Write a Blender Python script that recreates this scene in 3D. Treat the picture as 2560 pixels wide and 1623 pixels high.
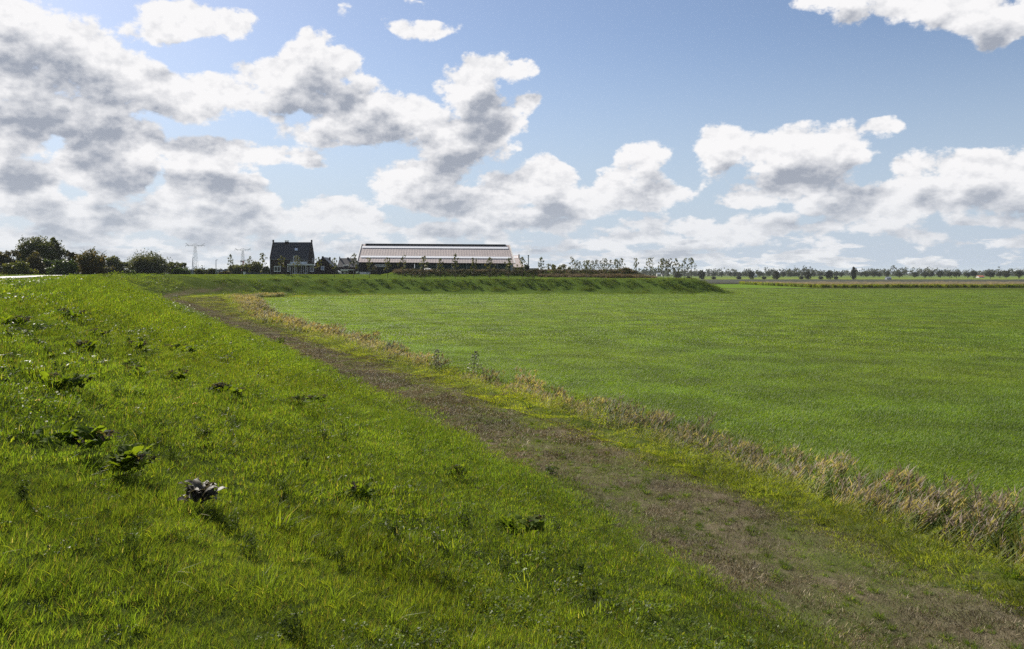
import bpy, bmesh, math, random
import numpy as np
from mathutils import Vector, Matrix

for _o in list(bpy.data.objects):
    bpy.data.objects.remove(_o)
SC = bpy.context.scene
COL = SC.collection
R = math.radians

# ------------------------------------------------------------------ camera
F, CX, HY, EYE = 1991.0, 1280.0, 684.0, 5.8      # focal length and horizon in photo pixels, eye height over the field
cam_d = bpy.data.cameras.new('camera')
cam_d.sensor_width = 36.0
cam_d.lens = 36.0 * F / 2560.0
cam_d.shift_y = -(811.5 - HY) / 2560.0
cam_d.clip_start = 0.1
cam_d.clip_end = 20000.0
cam = bpy.data.objects.new('camera', cam_d)
COL.objects.link(cam)
cam.location = (0, 0, EYE)
cam.rotation_euler = (R(90), 0, 0)
SC.camera = cam

# ------------------------------------------------------------------ light, exposure
SUN_AZ, SUN_EL = R(-42.0), R(39.0)               # azimuth from the view axis (left is negative), elevation
sun_dir = Vector((math.sin(SUN_AZ) * math.cos(SUN_EL), math.cos(SUN_AZ) * math.cos(SUN_EL), math.sin(SUN_EL)))
sun_d = bpy.data.lights.new('sun', 'SUN')
sun_d.energy = 5.0
sun_d.angle = R(0.53)
sun_d.color = (1.0, 0.94, 0.84)
sun = bpy.data.objects.new('sun', sun_d)
COL.objects.link(sun)
sun.rotation_euler = sun_dir.to_track_quat('Z', 'Y').to_euler()
sun.location = sun_dir * 300

SC.view_settings.view_transform = 'Standard'
SC.view_settings.look = 'None'
SC.view_settings.exposure = 0.75
SC.view_settings.gamma = 1.0
SC.view_settings.use_curve_mapping = False
SC.render.engine = 'CYCLES'
cy = SC.cycles
cy.max_bounces = 6
cy.diffuse_bounces = 3
cy.glossy_bounces = 2
cy.transmission_bounces = 4
cy.transparent_max_bounces = 6
cy.volume_bounces = 1
cy.caustics_reflective = False
cy.caustics_refractive = False
cy.sample_clamp_indirect = 4.0
cy.use_adaptive_sampling = True
cy.adaptive_threshold = 0.012
cy.adaptive_min_samples = 44
cy.use_denoising = False


# ------------------------------------------------------------------ node helper
class X:
    """a socket with arithmetic that builds Math nodes"""
    def __init__(s, nt, sock):
        s.nt, s.sock = nt, sock

    def _m(s, op, *a, clamp=False):
        n = s.nt.nodes.new('ShaderNodeMath')
        n.operation = op
        n.use_clamp = clamp
        for i, v in enumerate((s,) + a):
            if isinstance(v, X):
                s.nt.links.new(v.sock, n.inputs[i])
            else:
                n.inputs[i].default_value = v
        return X(s.nt, n.outputs[0])

    def __add__(s, o): return s._m('ADD', o)
    def __radd__(s, o): return s._m('ADD', o)
    def __sub__(s, o): return s._m('SUBTRACT', o)
    def __rsub__(s, o): return (s * -1.0) + o
    def __mul__(s, o): return s._m('MULTIPLY', o)
    def __rmul__(s, o): return s._m('MULTIPLY', o)
    def __truediv__(s, o): return s._m('DIVIDE', o)
    def max(s, o): return s._m('MAXIMUM', o)
    def min(s, o): return s._m('MINIMUM', o)
    def pow(s, o): return s._m('POWER', o)
    def clamp(s): return s._m('ADD', 0.0, clamp=True)

    def ss(s, a, b, lo=0.0, hi=1.0):
        n = s.nt.nodes.new('ShaderNodeMapRange')
        n.interpolation_type = 'SMOOTHSTEP'
        s.nt.links.new(s.sock, n.inputs['Value'])
        for k, v in (('From Min', a), ('From Max', b), ('To Min', lo), ('To Max', hi)):
            n.inputs[k].default_value = v
        return X(s.nt, n.outputs[0])


def vmath(nt, op, a, b=None, c=None):
    n = nt.nodes.new('ShaderNodeVectorMath')
    n.operation = op
    for i, v in enumerate((a, b, c)):
        if v is None:
            continue
        if isinstance(v, X):
            nt.links.new(v.sock, n.inputs[i])
        else:
            n.inputs[i].default_value = v
    return X(nt, n.outputs['Value'] if op in ('LENGTH', 'DOT_PRODUCT', 'DISTANCE') else n.outputs['Vector'])


def vscale(nt, a, f):
    n = nt.nodes.new('ShaderNodeVectorMath')
    n.operation = 'SCALE'
    nt.links.new(a.sock, n.inputs[0])
    if isinstance(f, X):
        nt.links.new(f.sock, n.inputs['Scale'])
    else:
        n.inputs['Scale'].default_value = f
    return X(nt, n.outputs['Vector'])


def noise(nt, vec, scale, detail=2.0, rough=0.5, lac=2.0, dist=0.0, color=False):
    n = nt.nodes.new('ShaderNodeTexNoise')
    if vec is not None:
        nt.links.new(vec.sock, n.inputs['Vector'])
    n.inputs['Scale'].default_value = scale
    n.inputs['Detail'].default_value = detail
    n.inputs['Roughness'].default_value = rough
    n.inputs['Lacunarity'].default_value = lac
    n.inputs['Distortion'].default_value = dist
    return X(nt, n.outputs['Color' if color else 'Fac'])


def mixc(nt, fac, a, b, kind='MIX'):
    n = nt.nodes.new('ShaderNodeMix')
    n.data_type = 'RGBA'
    n.blend_type = kind
    n.clamp_factor = True
    for k, v in ((0, fac), (6, a), (7, b)):
        if isinstance(v, X):
            nt.links.new(v.sock, n.inputs[k])
        elif k == 0:
            n.inputs[k].default_value = v
        else:
            n.inputs[k].default_value = (*v, 1.0)[:4]
    return X(nt, n.outputs[2])


# ------------------------------------------------------------------ sky with cumulus
def px_dir(x, y):
    az = math.atan2(x - CX, F)
    el = math.atan2((HY - y), math.hypot(F, x - CX))
    return az, el


CLOUDS = [  # centre and half-size in photo pixels (turned into azimuth and elevation), weight, extra darkness
    (40, 60, 150, 110, 1), (150, 130, 150, 105, 1), (40, 200, 190, 95, 1.1), (250, 180, 190, 70, 1), (400, 210, 180, 42, .9),
    (150, 260, 210, 60, 1), (520, 212, 90, 32, .8), (455, 255, 200, 58, 1.1), (350, 235, 140, 50, .9), (620, 250, 120, 45, .9),
    (700, 205, 140, 72, 1.1), (775, 150, 75, 85, 1.1), (835, 170, 90, 62, 1.1), (762, 92, 32, 45, .9), (690, 270, 100, 40, .8),
    (870, 275, 170, 85, 1.1), (970, 295, 130, 72, 1.1), (800, 330, 100, 40, .8), (920, 225, 60, 40, .8),
    (1180, 235, 100, 95, 1.1), (1225, 170, 95, 50, 1.1), (1310, 160, 42, 30, .9), (1320, 255, 52, 35, .9), (1210, 330, 110, 75, 1.1),
    (1110, 335, 150, 70, 1.1), (1100, 225, 40, 40, .8), (1240, 370, 60, 40, .7),
    (1060, 440, 150, 55, 1.1), (1125, 400, 95, 55, 1), (1000, 465, 110, 42, 1), (1090, 500, 150, 40, 1), (1150, 530, 130, 26, .9),
    (1047, 70, 88, 26, .75), (455, 45, 120, 52, .95), (545, 55, 115, 45, .95), (385, 92, 85, 34, .85), (605, 40, 42, 32, .7),
    (30, 350, 105, 62, 1.2), (215, 322, 180, 46, .95), (335, 345, 95, 48, .95), (60, 290, 150, 45, .8),
    (262, 425, 130, 82, 1.25), (300, 372, 120, 40, 1), (220, 390, 90, 40, 1), (540, 378, 130, 40, 1.1), (680, 392, 120, 28, .95), (785, 404, 60, 24, .8), (430, 380, 80, 30, .9),
    (525, 468, 130, 62, 1.15), (615, 515, 85, 52, 1.1), (480, 520, 160, 50, 1.15), (600, 560, 130, 28, 1), (820, 540, 135, 46, 1.05), (765, 565, 100, 40, 1), (900, 560, 70, 30, .9),
    (55, 455, 120, 62, 1.05), (120, 520, 190, 42, 1), (300, 560, 220, 34, 1), (130, 585, 200, 30, 1),
    (1365, 470, 92, 74, 1.2), (1340, 545, 140, 44, 1.15), (1250, 490, 90, 62, 1), (1600, 388, 85, 46, 1.05), (1570, 440, 95, 40, 1),
    (1570, 490, 150, 45, 1), (1490, 500, 90, 48, 1), (1690, 492, 62, 22, .75), (1790, 360, 88, 62, 1.1), (1775, 420, 48, 46, .75),
    (1915, 375, 95, 55, 1.05), (2000, 350, 90, 58, 1.05), (2100, 375, 120, 78, 1.25), (2205, 320, 72, 30, .95), (1990, 460, 150, 60, 1.05), (1890, 485, 110, 42, .9),
    (2290, 415, 62, 62, 1), (2420, 425, 130, 62, 1.1), (2520, 470, 140, 90, 1.2), (2350, 490, 200, 60, 1.2), (2190, 525, 170, 40, 1.1), (2640, 450, 160, 110, 1.1),
    (1930, 562, 62, 40, 1), (2185, 500, 85, 28, 1), (2480, 548, 150, 22, 1), (1830, 592, 110, 30, .9), (1650, 548, 70, 22, .6),
    (2090, -25, 150, 55, 1), (2270, 10, 190, 62, 1.05), (2420, 15, 170, 72, 1.1), (2540, 40, 120, 62, 1), (2480, 85, 48, 55, .85),
    (880, 20, 40, 26, .55), (1010, 2, 50, 16, .6), (800, 90, 40, 22, .5),
]


NA, NE, NQ, AZM, ELM = 32, 33, 4, 0.60, 0.35     # cloud cover table: stops per quarter, rows, quarters, extent in radians


def cloud_table():
    """mean cloud cover over azimuth and elevation, from the clouds' places and sizes"""
    A, E = np.meshgrid(np.linspace(-AZM, AZM, NQ * (NA - 1) + 1), np.linspace(0, ELM, NE))
    m = np.full(A.shape, -1.2)
    rg = np.random.default_rng(17)
    low = [(rg.uniform(-40, 2600), y, rg.uniform(40, 120) * (.6 + .4 * (684 - y) / 120), rg.uniform(7, 17) * (684 - y) / 90 + 3, rg.uniform(.55, 1.0)) for y in rg.uniform(545, 672, 120)]
    for c in CLOUDS + low:
        a0, e0 = px_dir(c[0], c[1])
        a1, _ = px_dir(c[0] + c[2], c[1])
        _, e1 = px_dir(c[0], c[1] - c[3])
        q = ((A - a0) / (a1 - a0) / 1.06) ** 2 + ((E - e0) / (e1 - e0) / 1.06) ** 2
        v = c[4] * (1 - q)
        k = 0.15
        h = np.maximum(k - np.abs(m - v), 0) / k
        m = np.maximum(m, v) + h * h * k * 0.25
    return np.clip(m, -1.2, 1.2)


def build_sky():
    w = bpy.data.worlds.new('World')
    w.use_nodes = True
    nt = w.node_tree
    nt.nodes.clear()
    T = cloud_table()
    tc = nt.nodes.new('ShaderNodeTexCoord')
    D = X(nt, tc.outputs['Generated'])
    sp = nt.nodes.new('ShaderNodeSeparateXYZ')
    nt.links.new(D.sock, sp.inputs[0])
    dx, dy, dz = (X(nt, sp.outputs[i]) for i in range(3))
    az, el = dx._m('ARCTAN2', dy), dz._m('ARCSINE')
    wfade = el.ss(0.0, 0.12)
    wv = vmath(nt, 'MULTIPLY', vmath(nt, 'SUBTRACT', noise(nt, D, 14.0, 2.0, 0.55, color=True), (.5, .5, .5)), (0.040, 0.026, 0.0))
    wv = vscale(nt, wv, wfade)
    ws = nt.nodes.new('ShaderNodeSeparateXYZ')
    nt.links.new(wv.sock, ws.inputs[0])
    waz, wel = az + X(nt, ws.outputs[0]), el + X(nt, ws.outputs[1])
    # cloud cover outside the picture goes on as scattered cumulus
    inframe = (az._m('ABSOLUTE') * -1.0).ss(-0.72, -0.62) * (el * -1.0).ss(-0.42, -0.35)
    rest = (noise(nt, vmath(nt, 'MULTIPLY', D, (1, 1, 1.8)), 3.2, 2.0, 0.5) - 0.55) * 6.0 - inframe * 6.0
    bank = (noise(nt, vmath(nt, 'MULTIPLY', D, (1, 1, 6.0)), 13.0, 3.0, 0.6) - 0.44) * 5.0
    lowm = (el * -1.0).ss(-0.11, -0.015)
    common = rest.max(bank * lowm + (lowm - 1.0) * 2.0)

    def combine(nt, a, b, c):
        cb = nt.nodes.new('ShaderNodeCombineXYZ')
        for i, v in enumerate((a, b, c)):
            if isinstance(v, X):
                nt.links.new(v.sock, cb.inputs[i])
            else:
                cb.inputs[i].default_value = v
        return X(nt, cb.outputs[0])

    g = bpy.data.node_groups.new('cloud_cover', 'ShaderNodeTree')
    g.interface.new_socket('A', in_out='INPUT', socket_type='NodeSocketFloat')
    g.interface.new_socket('E', in_out='INPUT', socket_type='NodeSocketFloat')
    g.interface.new_socket('M', in_out='OUTPUT', socket_type='NodeSocketFloat')
    rns = []
    for gidx in range(NE // 3):
        for part_ in range(NQ):
            rows = (T[3 * gidx:3 * gidx + 3, part_ * (NA - 1):part_ * (NA - 1) + NA] + 1.2) / 2.4
            rn = g.nodes.new('ShaderNodeValToRGB')
            cr = rn.color_ramp
            cr.interpolation = 'LINEAR'
            for i in range(1, NA - 1):
                cr.elements.new(i / (NA - 1))
            for i in range(NA):
                cr.elements[i].color = (*[float(v) for v in rows[:, i]], 1.0)
            rns.append(rn)
    gi = g.nodes.new('NodeGroupInput')
    go = g.nodes.new('NodeGroupOutput')
    ga, ge = X(g, gi.outputs[0]), X(g, gi.outputs[1])
    ua = (ga * (1.0 / AZM) + 1.0) * (NQ / 2)
    at = [ua - float(i) for i in range(NQ)]
    isr = [None] + [ua._m('GREATER_THAN', float(i)) for i in range(1, NQ)]
    tt = ge * ((NE - 1) / ELM)
    tv = combine(g, tt, tt, tt)
    tot = None
    for gidx in range(NE // 3):
        c = None
        for i in range(NQ):
            rn = rns[NQ * gidx + i]
            # (the tiny term only fixes the order in which the rows are worked out)
            f = at[i] if tot is None else tot._m('MULTIPLY_ADD', 1e-7, at[i])
            g.links.new(f.sock, rn.inputs[0])
            v = X(g, rn.outputs[0])
            c = v if c is None else mixc(g, isr[i], c, v)
        i0 = 3.0 * gidx
        wgt = vmath(g, 'ABSOLUTE', vmath(g, 'SUBTRACT', tv, (i0, i0 + 1, i0 + 2)))
        wgt = vmath(g, 'MAXIMUM', vmath(g, 'SUBTRACT', (1, 1, 1), wgt), (0, 0, 0))
        v = vmath(g, 'DOT_PRODUCT', c, wgt)
        tot = v if tot is None else tot + v
    g.links.new((tot * 2.4 - 1.2).sock, go.inputs[0])

    def cover(a, e):
        gn = nt.nodes.new('ShaderNodeGroup')
        gn.node_tree = g
        nt.links.new(a.sock, gn.inputs[0])
        nt.links.new(e.sock, gn.inputs[1])
        return X(nt, gn.outputs[0])

    def lookup(oa, oe):
        q = vmath(nt, 'ADD', D, (oa * 0.95, 0.0, oe))
        s2 = nt.nodes.new('ShaderNodeSeparateXYZ')
        nt.links.new(q.sock, s2.inputs[0])
        z = X(nt, s2.outputs[2])
        zz = z * 1.1 + z.max(0.0)._m('MULTIPLY_ADD', 18.0, 1.0)._m('LOGARITHM', 2.718) * 0.085
        return combine(nt, X(nt, s2.outputs[0]), X(nt, s2.outputs[1]), zz)

    def billow(q, det):
        v = nt.nodes.new('ShaderNodeTexVoronoi')
        v.feature = 'F1'
        v.inputs['Scale'].default_value = 30.0
        v.inputs['Detail'].default_value = det
        v.inputs['Roughness'].default_value = 0.55
        v.inputs['Lacunarity'].default_value = 2.2
        v.normalize = True
        nt.links.new(q.sock, v.inputs['Vector'])
        return X(nt, v.outputs['Distance'])

    def density(oa, oe, fdet, vdet, m):
        q = lookup(oa, oe)
        n = noise(nt, q, 18.0, fdet, 0.60, 2.1)
        bw = billow(q, vdet)
        return m * 0.70 + (n - 0.5) * 1.7 + (0.40 - bw) * 1.2 - 0.21

    m0 = cover(waz, wel).max(common).min(1.05)
    m1 = cover(waz - 0.014, wel + 0.038).max(common * 0.8 - 0.1).min(1.1)
    d0 = density(0, 0, 7.0, 3.0, m0)
    d1 = density(-0.005, 0.008, 4.0, 2.0, m0)
    hz = el.ss(0.0, 0.16)
    alpha = d0.ss(0.0, 0.28)
    soft = noise(nt, lookup(-0.02, 0.03), 13.0, 2.0, 0.5)
    shade = m1 * 0.60 + (soft - 0.5) * 0.55 + d1.max(0.0) * 0.34
    lit = shade.ss(0.24, 1.0, 0.97, 0.0)
    relief = ((d0 - d1) * 0.85).min(0.24).max(-0.34)
    lit = (lit + relief).clamp()
    sky = nt.nodes.new('ShaderNodeTexSky')
    sky.sky_type = 'NISHITA'
    sky.sun_disc = False
    sky.sun_elevation = SUN_EL
    sky.sun_rotation = SUN_AZ
    sky.air_density = 1.0
    sky.dust_density = 0.6
    sky.ozone_density = 1.5
    S = 0.062
    k = 1.0 / S
    white = (.565 * k, .56 * k, .565 * k)
    grey = (.215 * k, .235 * k, .278 * k)
    cc = mixc(nt, lit, grey, white)
    far = (.37 * k, .40 * k, .44 * k)
    cc = mixc(nt, hz.ss(0.0, 1.0, 0.40, 0.0), cc, far)
    skc = mixc(nt, el.ss(0.0, 0.30, 0.85, 0.0), vmath(nt, 'MULTIPLY', X(nt, sky.outputs[0]), (1.03, 1.0, 1.05)), (.30 * k, .36 * k, .445 * k))
    col = mixc(nt, alpha, skc, cc)
    bg = nt.nodes.new('ShaderNodeBackground')
    bg.inputs['Strength'].default_value = S
    nt.links.new(col.sock, bg.inputs['Color'])
    # below the horizon: plain hazy light (never in view, the ground covers it)
    bg2 = nt.nodes.new('ShaderNodeBackground')
    bg2.inputs['Strength'].default_value = S
    bg2.inputs['Color'].default_value = (.14 * k, .17 * k, .155 * k, 1)
    mx = nt.nodes.new('ShaderNodeMixShader')
    nt.links.new(dz._m('LESS_THAN', -0.02).sock, mx.inputs[0])
    nt.links.new(bg.outputs[0], mx.inputs[1])
    nt.links.new(bg2.outputs[0], mx.inputs[2])
    out = nt.nodes.new('ShaderNodeOutputWorld')
    nt.links.new(mx.outputs[0], out.inputs[0])
    w.cycles.sampling_method = 'NONE'
    SC.world = w


build_sky()

# ------------------------------------------------------------------ small tools
rng = np.random.default_rng(7)
random.seed(7)


def PY(x, y, Y):
    """photo pixel at distance Y -> point"""
    return Vector(((x - CX) * Y / F, Y, EYE + (HY - y) * Y / F))


def mesh_np(name, V, faces, mats=(), cols=None, smooth=False, mi=None):
    """faces: (n,3) or (n,4) int array, or a list of such arrays"""
    me = bpy.data.meshes.new(name)
    if not isinstance(faces, (list, tuple)):
        faces = [faces]
    faces = [np.asarray(f, dtype=np.int32) for f in faces if len(f)]
    V = np.asarray(V, dtype=np.float32)
    me.vertices.add(len(V))
    me.vertices.foreach_set('co', V.ravel())
    nl = sum(f.size for f in faces)
    npoly = sum(len(f) for f in faces)
    me.loops.add(nl)
    me.polygons.add(npoly)
    me.loops.foreach_set('vertex_index', np.concatenate([f.ravel() for f in faces]))
    tot = np.concatenate([np.full(len(f), f.shape[1], dtype=np.int32) for f in faces])
    st = np.concatenate(([0], np.cumsum(tot)[:-1])).astype(np.int32)
    me.polygons.foreach_set('loop_start', st)
    if smooth:
        me.polygons.foreach_set('use_smooth', np.ones(npoly, dtype=bool))
    if mi is not None:
        me.polygons.foreach_set('material_index', np.asarray(mi, dtype=np.int32))
    if cols is not None:
        a = me.attributes.new('Col', 'FLOAT_COLOR', 'POINT')
        c4 = np.ones((len(V), 4), dtype=np.float32)
        c4[:, :3] = cols
        a.data.foreach_set('color', c4.ravel())
    for m in mats:
        me.materials.append(m)
    me.update(calc_edges=True)
    me.validate()
    return me


def obj(name, me, parent=None):
    o = bpy.data.objects.new(name, me)
    COL.objects.link(o)
    if parent is not None:
        o.parent = parent
    return o


def tag(o, label=None, cat=None, group=None, kind=None):
    for k, v in (('label', label), ('category', cat), ('group', group), ('kind', kind)):
        if v:
            o[k] = v
    return o


def hash2(ix, iy, seed):
    h = (ix.astype(np.int64) * 374761393 + iy.astype(np.int64) * 668265263 + seed * 144665) & 0x7fffffff
    h = ((h ^ (h >> 13)) * 1274126177) & 0x7fffffff
    return ((h ^ (h >> 16)) & 0xffff) / 65535.0


def vnoise(x, y, seed=0):
    ix, iy = np.floor(x), np.floor(y)
    fx, fy = x - ix, y - iy
    fx, fy = fx * fx * (3 - 2 * fx), fy * fy * (3 - 2 * fy)
    a, b = hash2(ix, iy, seed), hash2(ix + 1, iy, seed)
    c, d = hash2(ix, iy + 1, seed), hash2(ix + 1, iy + 1, seed)
    return (a * (1 - fx) + b * fx) * (1 - fy) + (c * (1 - fx) + d * fx) * fy


def sstep(a, b, x):
    t = np.clip((np.asarray(x, dtype=float) - a) / (b - a), 0, 1)
    return t * t * (3 - 2 * t)


# ------------------------------------------------------------------ the lie of the land
TH = math.atan(0.516)
U2 = np.array([-math.sin(TH), math.cos(TH)])      # along the dyke
V2 = np.array([math.cos(TH), math.sin(TH)])       # from the dyke towards the field
TOE, YEMB, RB = 13.8, 222.0, 42.0


def toe_off(s):
    return -2.3 * np.clip((30 - np.maximum(s, -25)) / 30, 0, None) ** 2


def toe_curve():
    pts = [tuple(s * U2 + (TOE + toe_off(np.array(s))) * V2) for s in np.arange(-40, 31, 3.0)]
    xc = (TOE - YEMB * V2[1]) / V2[0]
    sc = U2 @ np.array([xc, YEMB])
    turn = math.pi / 2 + TH
    st = sc - RB * math.tan(turn / 2)
    pts += [tuple(s * U2 + TOE * V2) for s in np.linspace(36, st, 24)]
    p = np.array(pts[-1])
    c = p + RB * V2
    a0 = math.atan2(*( -V2)[::-1])
    for t in np.linspace(0, turn, 28)[1:]:
        a = a0 - t
        pts.append((c[0] + RB * math.cos(a), c[1] + RB * math.sin(a)))
    x1 = 56.0
    for x in np.linspace(pts[-1][0] + 5, x1, 14):
        pts.append((x, YEMB))
    for t in np.linspace(0, math.pi / 2, 8)[1:]:
        pts.append((x1 + 10 * math.sin(t), YEMB + 10 - 10 * math.cos(t)))
    for y in np.linspace(250, 420, 6):
        pts.append((x1 + 10, y))
    pts += [(x1 + 10, 1500), (x1 + 10, 9000)]
    return np.array(pts)


CURVE = toe_curve()
SEG = CURVE[1:] - CURVE[:-1]
SLEN = np.hypot(SEG[:, 0], SEG[:, 1])
SCUM = np.concatenate(([0], np.cumsum(SLEN)[:-1])) - 40.0


def sd(x, y):
    """signed distance to the toe line (positive: field side) and length along it"""
    x, y = np.asarray(x, float).ravel(), np.asarray(y, float).ravel()
    D = np.empty(len(x))
    S = np.empty(len(x))
    for i in range(0, len(x), 20000):
        px, py = x[i:i + 20000, None], y[i:i + 20000, None]
        qx, qy = px - CURVE[:-1, 0], py - CURVE[:-1, 1]
        t = np.clip((qx * SEG[:, 0] + qy * SEG[:, 1]) / (SLEN ** 2), 0, 1)
        ex, ey = qx - t * SEG[:, 0], qy - t * SEG[:, 1]
        d2 = ex * ex + ey * ey
        k = np.argmin(d2, axis=1)
        r = np.arange(len(k))
        cr = SEG[k, 0] * qy[r, k] - SEG[k, 1] * qx[r, k]
        D[i:i + 20000] = np.sqrt(d2[r, k]) * np.where(cr < 0, 1, -1)
        S[i:i + 20000] = SCUM[k] + t[r, k] * SLEN[k]
    return D, S


PD = np.array([(-400, 2.0), (-46, 2.0), (-27, 5.30), (-24, 5.45), (-18.4, 5.45), (-17.2, 5.38), (-15.6, 5.00), (-4.3, 1.12), (-3.2, .95), (0, .80), (.35, .93),
               (.8, .88), (1.3, .45), (2.4, -.62), (3.2, -.70), (4.9, -.04), (5.7, .14), (7.2, .08), (9.5, 0), (9000, 0)])
PE = np.array([(-9000, 4.5), (-16, 4.45), (-13.5, 4.35), (-12, 4.15), (-10.5, 3.65), (-3.6, .62), (-2.2, .30), (-.6, .22), (.2, .1), (.9, -.25), (1.8, -.05), (2.4, 0), (9000, 0)])


def path_center(s):
    return -1.55 - .85 * sstep(62, 22, s) - 4.6 * sstep(172, 216, s)


def path_half(s):
    return 1.45 + 0.6 * sstep(62, 22, s) - .40 * sstep(80, 140, s) - 0.45 * sstep(200, 226, s)


def widen(s):
    return 1 + .35 * sstep(105, 185, s) * sstep(285, 235, s)


def berm(s):
    """extra width of the grass verge between track and ditch, in the bend"""
    return 8.0 * sstep(85, 180, s) * sstep(275, 225, s)


def land(x, y, fine=True):
    x, y = np.asarray(x, float).ravel(), np.asarray(y, float).ravel()
    d, s = sd(x, y)
    b = berm(s)
    d = np.where(d > b, (d - b) / widen(s), np.where(d > 0, 0.0, d))
    zd = np.interp(d, PD[:, 0], PD[:, 1])
    ze = np.interp(d, PE[:, 0], PE[:, 1])
    # upper terrace of the farmyard, behind the row of young trees
    up = sstep(-15.5, -22, d) * sstep(46, 30, x)
    ze = ze + 1.05 * up
    back = np.where(d < -24, np.maximum(zd, 3.7 * sstep(95, 150, s) + 1.9), zd)
    back = np.minimum(back, 5.47)
    w = sstep(196, 232, s)
    z = back * (1 - w) + ze * w
    # grassy bank and bramble bank in front of the barn
    bank = np.exp(-((y - 244.5) / 3.2) ** 2) * (sstep(-39.5, -35.0, x) * sstep(44, 33, x))
    z = z + 1.05 * bank
    z = z + .9 * np.exp(-((x - 35.5) / 3.0) ** 2 - ((y - 244.5) / 3.0) ** 2)
    slope = (d < -1) & (d > -17)
    rough = np.where(d > 7, .05, .10)
    rough = np.where((s > 200) & (d < -2) & (d > -12.5), .30, rough)
    if fine:
        z = z + rough * (vnoise(x * .45, y * .45, 3) - .5) + rough * .5 * (vnoise(x * 1.3, y * 1.3, 4) - .5)
        z = z + .16 * (vnoise(x * .06, y * .06, 5) - .5) * slope
    return z, d, s


# ------------------------------------------------------------------ materials
MATS = {}


def new_mat(name):
    m = bpy.data.materials.new(name)
    m.use_nodes = True
    MATS[name] = m
    nt = m.node_tree
    bs = nt.nodes['Principled BSDF']
    return m, nt, bs


def plain(name, col, rough=.7, spec=.3, metal=0.0, var=.12, scale=3.0, bump=0.0):
    m, nt, bs = new_mat(name)
    tc = nt.nodes.new('ShaderNodeTexCoord')
    n = noise(nt, X(nt, tc.outputs['Object']), scale, 4.0, .6)
    c = mixc(nt, n.ss(.3, .7), tuple(v * (1 - var) for v in col), tuple(min(1, v * (1 + var)) for v in col))
    nt.links.new(c.sock, bs.inputs['Base Color'])
    bs.inputs['Roughness'].default_value = rough
    bs.inputs['Specular IOR Level'].default_value = spec
    bs.inputs['Metallic'].default_value = metal
    if bump:
        b = nt.nodes.new('ShaderNodeBump')
        b.inputs['Strength'].default_value = bump
        b.inputs['Distance'].default_value = .05
        nt.links.new(noise(nt, X(nt, tc.outputs['Object']), scale * 6, 4.0, .6).sock, b.inputs['Height'])
        nt.links.new(b.outputs[0], bs.inputs['Normal'])
    return m


def leaf_mat(name, tint=(1, 1, 1), trans=.45, rough=.45, spec=.35, vary=.36, wscale=.55, trans_tint=(1.55, 1.62, .5)):
    """blades and leaves: colour from the mesh, patchy over the land, light shines through"""
    m, nt, bs = new_mat(name)
    at = nt.nodes.new('ShaderNodeAttribute')
    at.attribute_name = 'Col'
    geo = nt.nodes.new('ShaderNodeNewGeometry')
    oi = nt.nodes.new('ShaderNodeObjectInfo')
    pos = X(nt, geo.outputs['Position'])
    n = noise(nt, pos, wscale, 3.0, .6)
    fac = n.ss(.3, .7, 1 - vary, 1 + vary) * (X(nt, oi.outputs['Random']) * .3 + .85)
    c = vscale(nt, vmath(nt, 'MULTIPLY', X(nt, at.outputs['Color']), tint), fac)
    n2 = noise(nt, pos, wscale * .23, 2.0, .5)
    c = mixc(nt, n2.ss(.35, .68, 0.0, .5), c, vmath(nt, 'MULTIPLY', c, (1.28, 1.08, .8)))
    nt.links.new(c.sock, bs.inputs['Base Color'])
    bs.inputs['Roughness'].default_value = rough
    bs.inputs['Specular IOR Level'].default_value = spec
    tr = nt.nodes.new('ShaderNodeBsdfTranslucent')
    nt.links.new(vmath(nt, 'MULTIPLY', c, trans_tint).sock, tr.inputs['Color'])
    mx = nt.nodes.new('ShaderNodeMixShader')
    mx.inputs[0].default_value = trans
    nt.links.new(bs.outputs[0], mx.inputs[1])
    nt.links.new(tr.outputs[0], mx.inputs[2])
    nt.links.new(mx.outputs[0], nt.nodes['Material Output'].inputs['Surface'])
    return m


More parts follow.
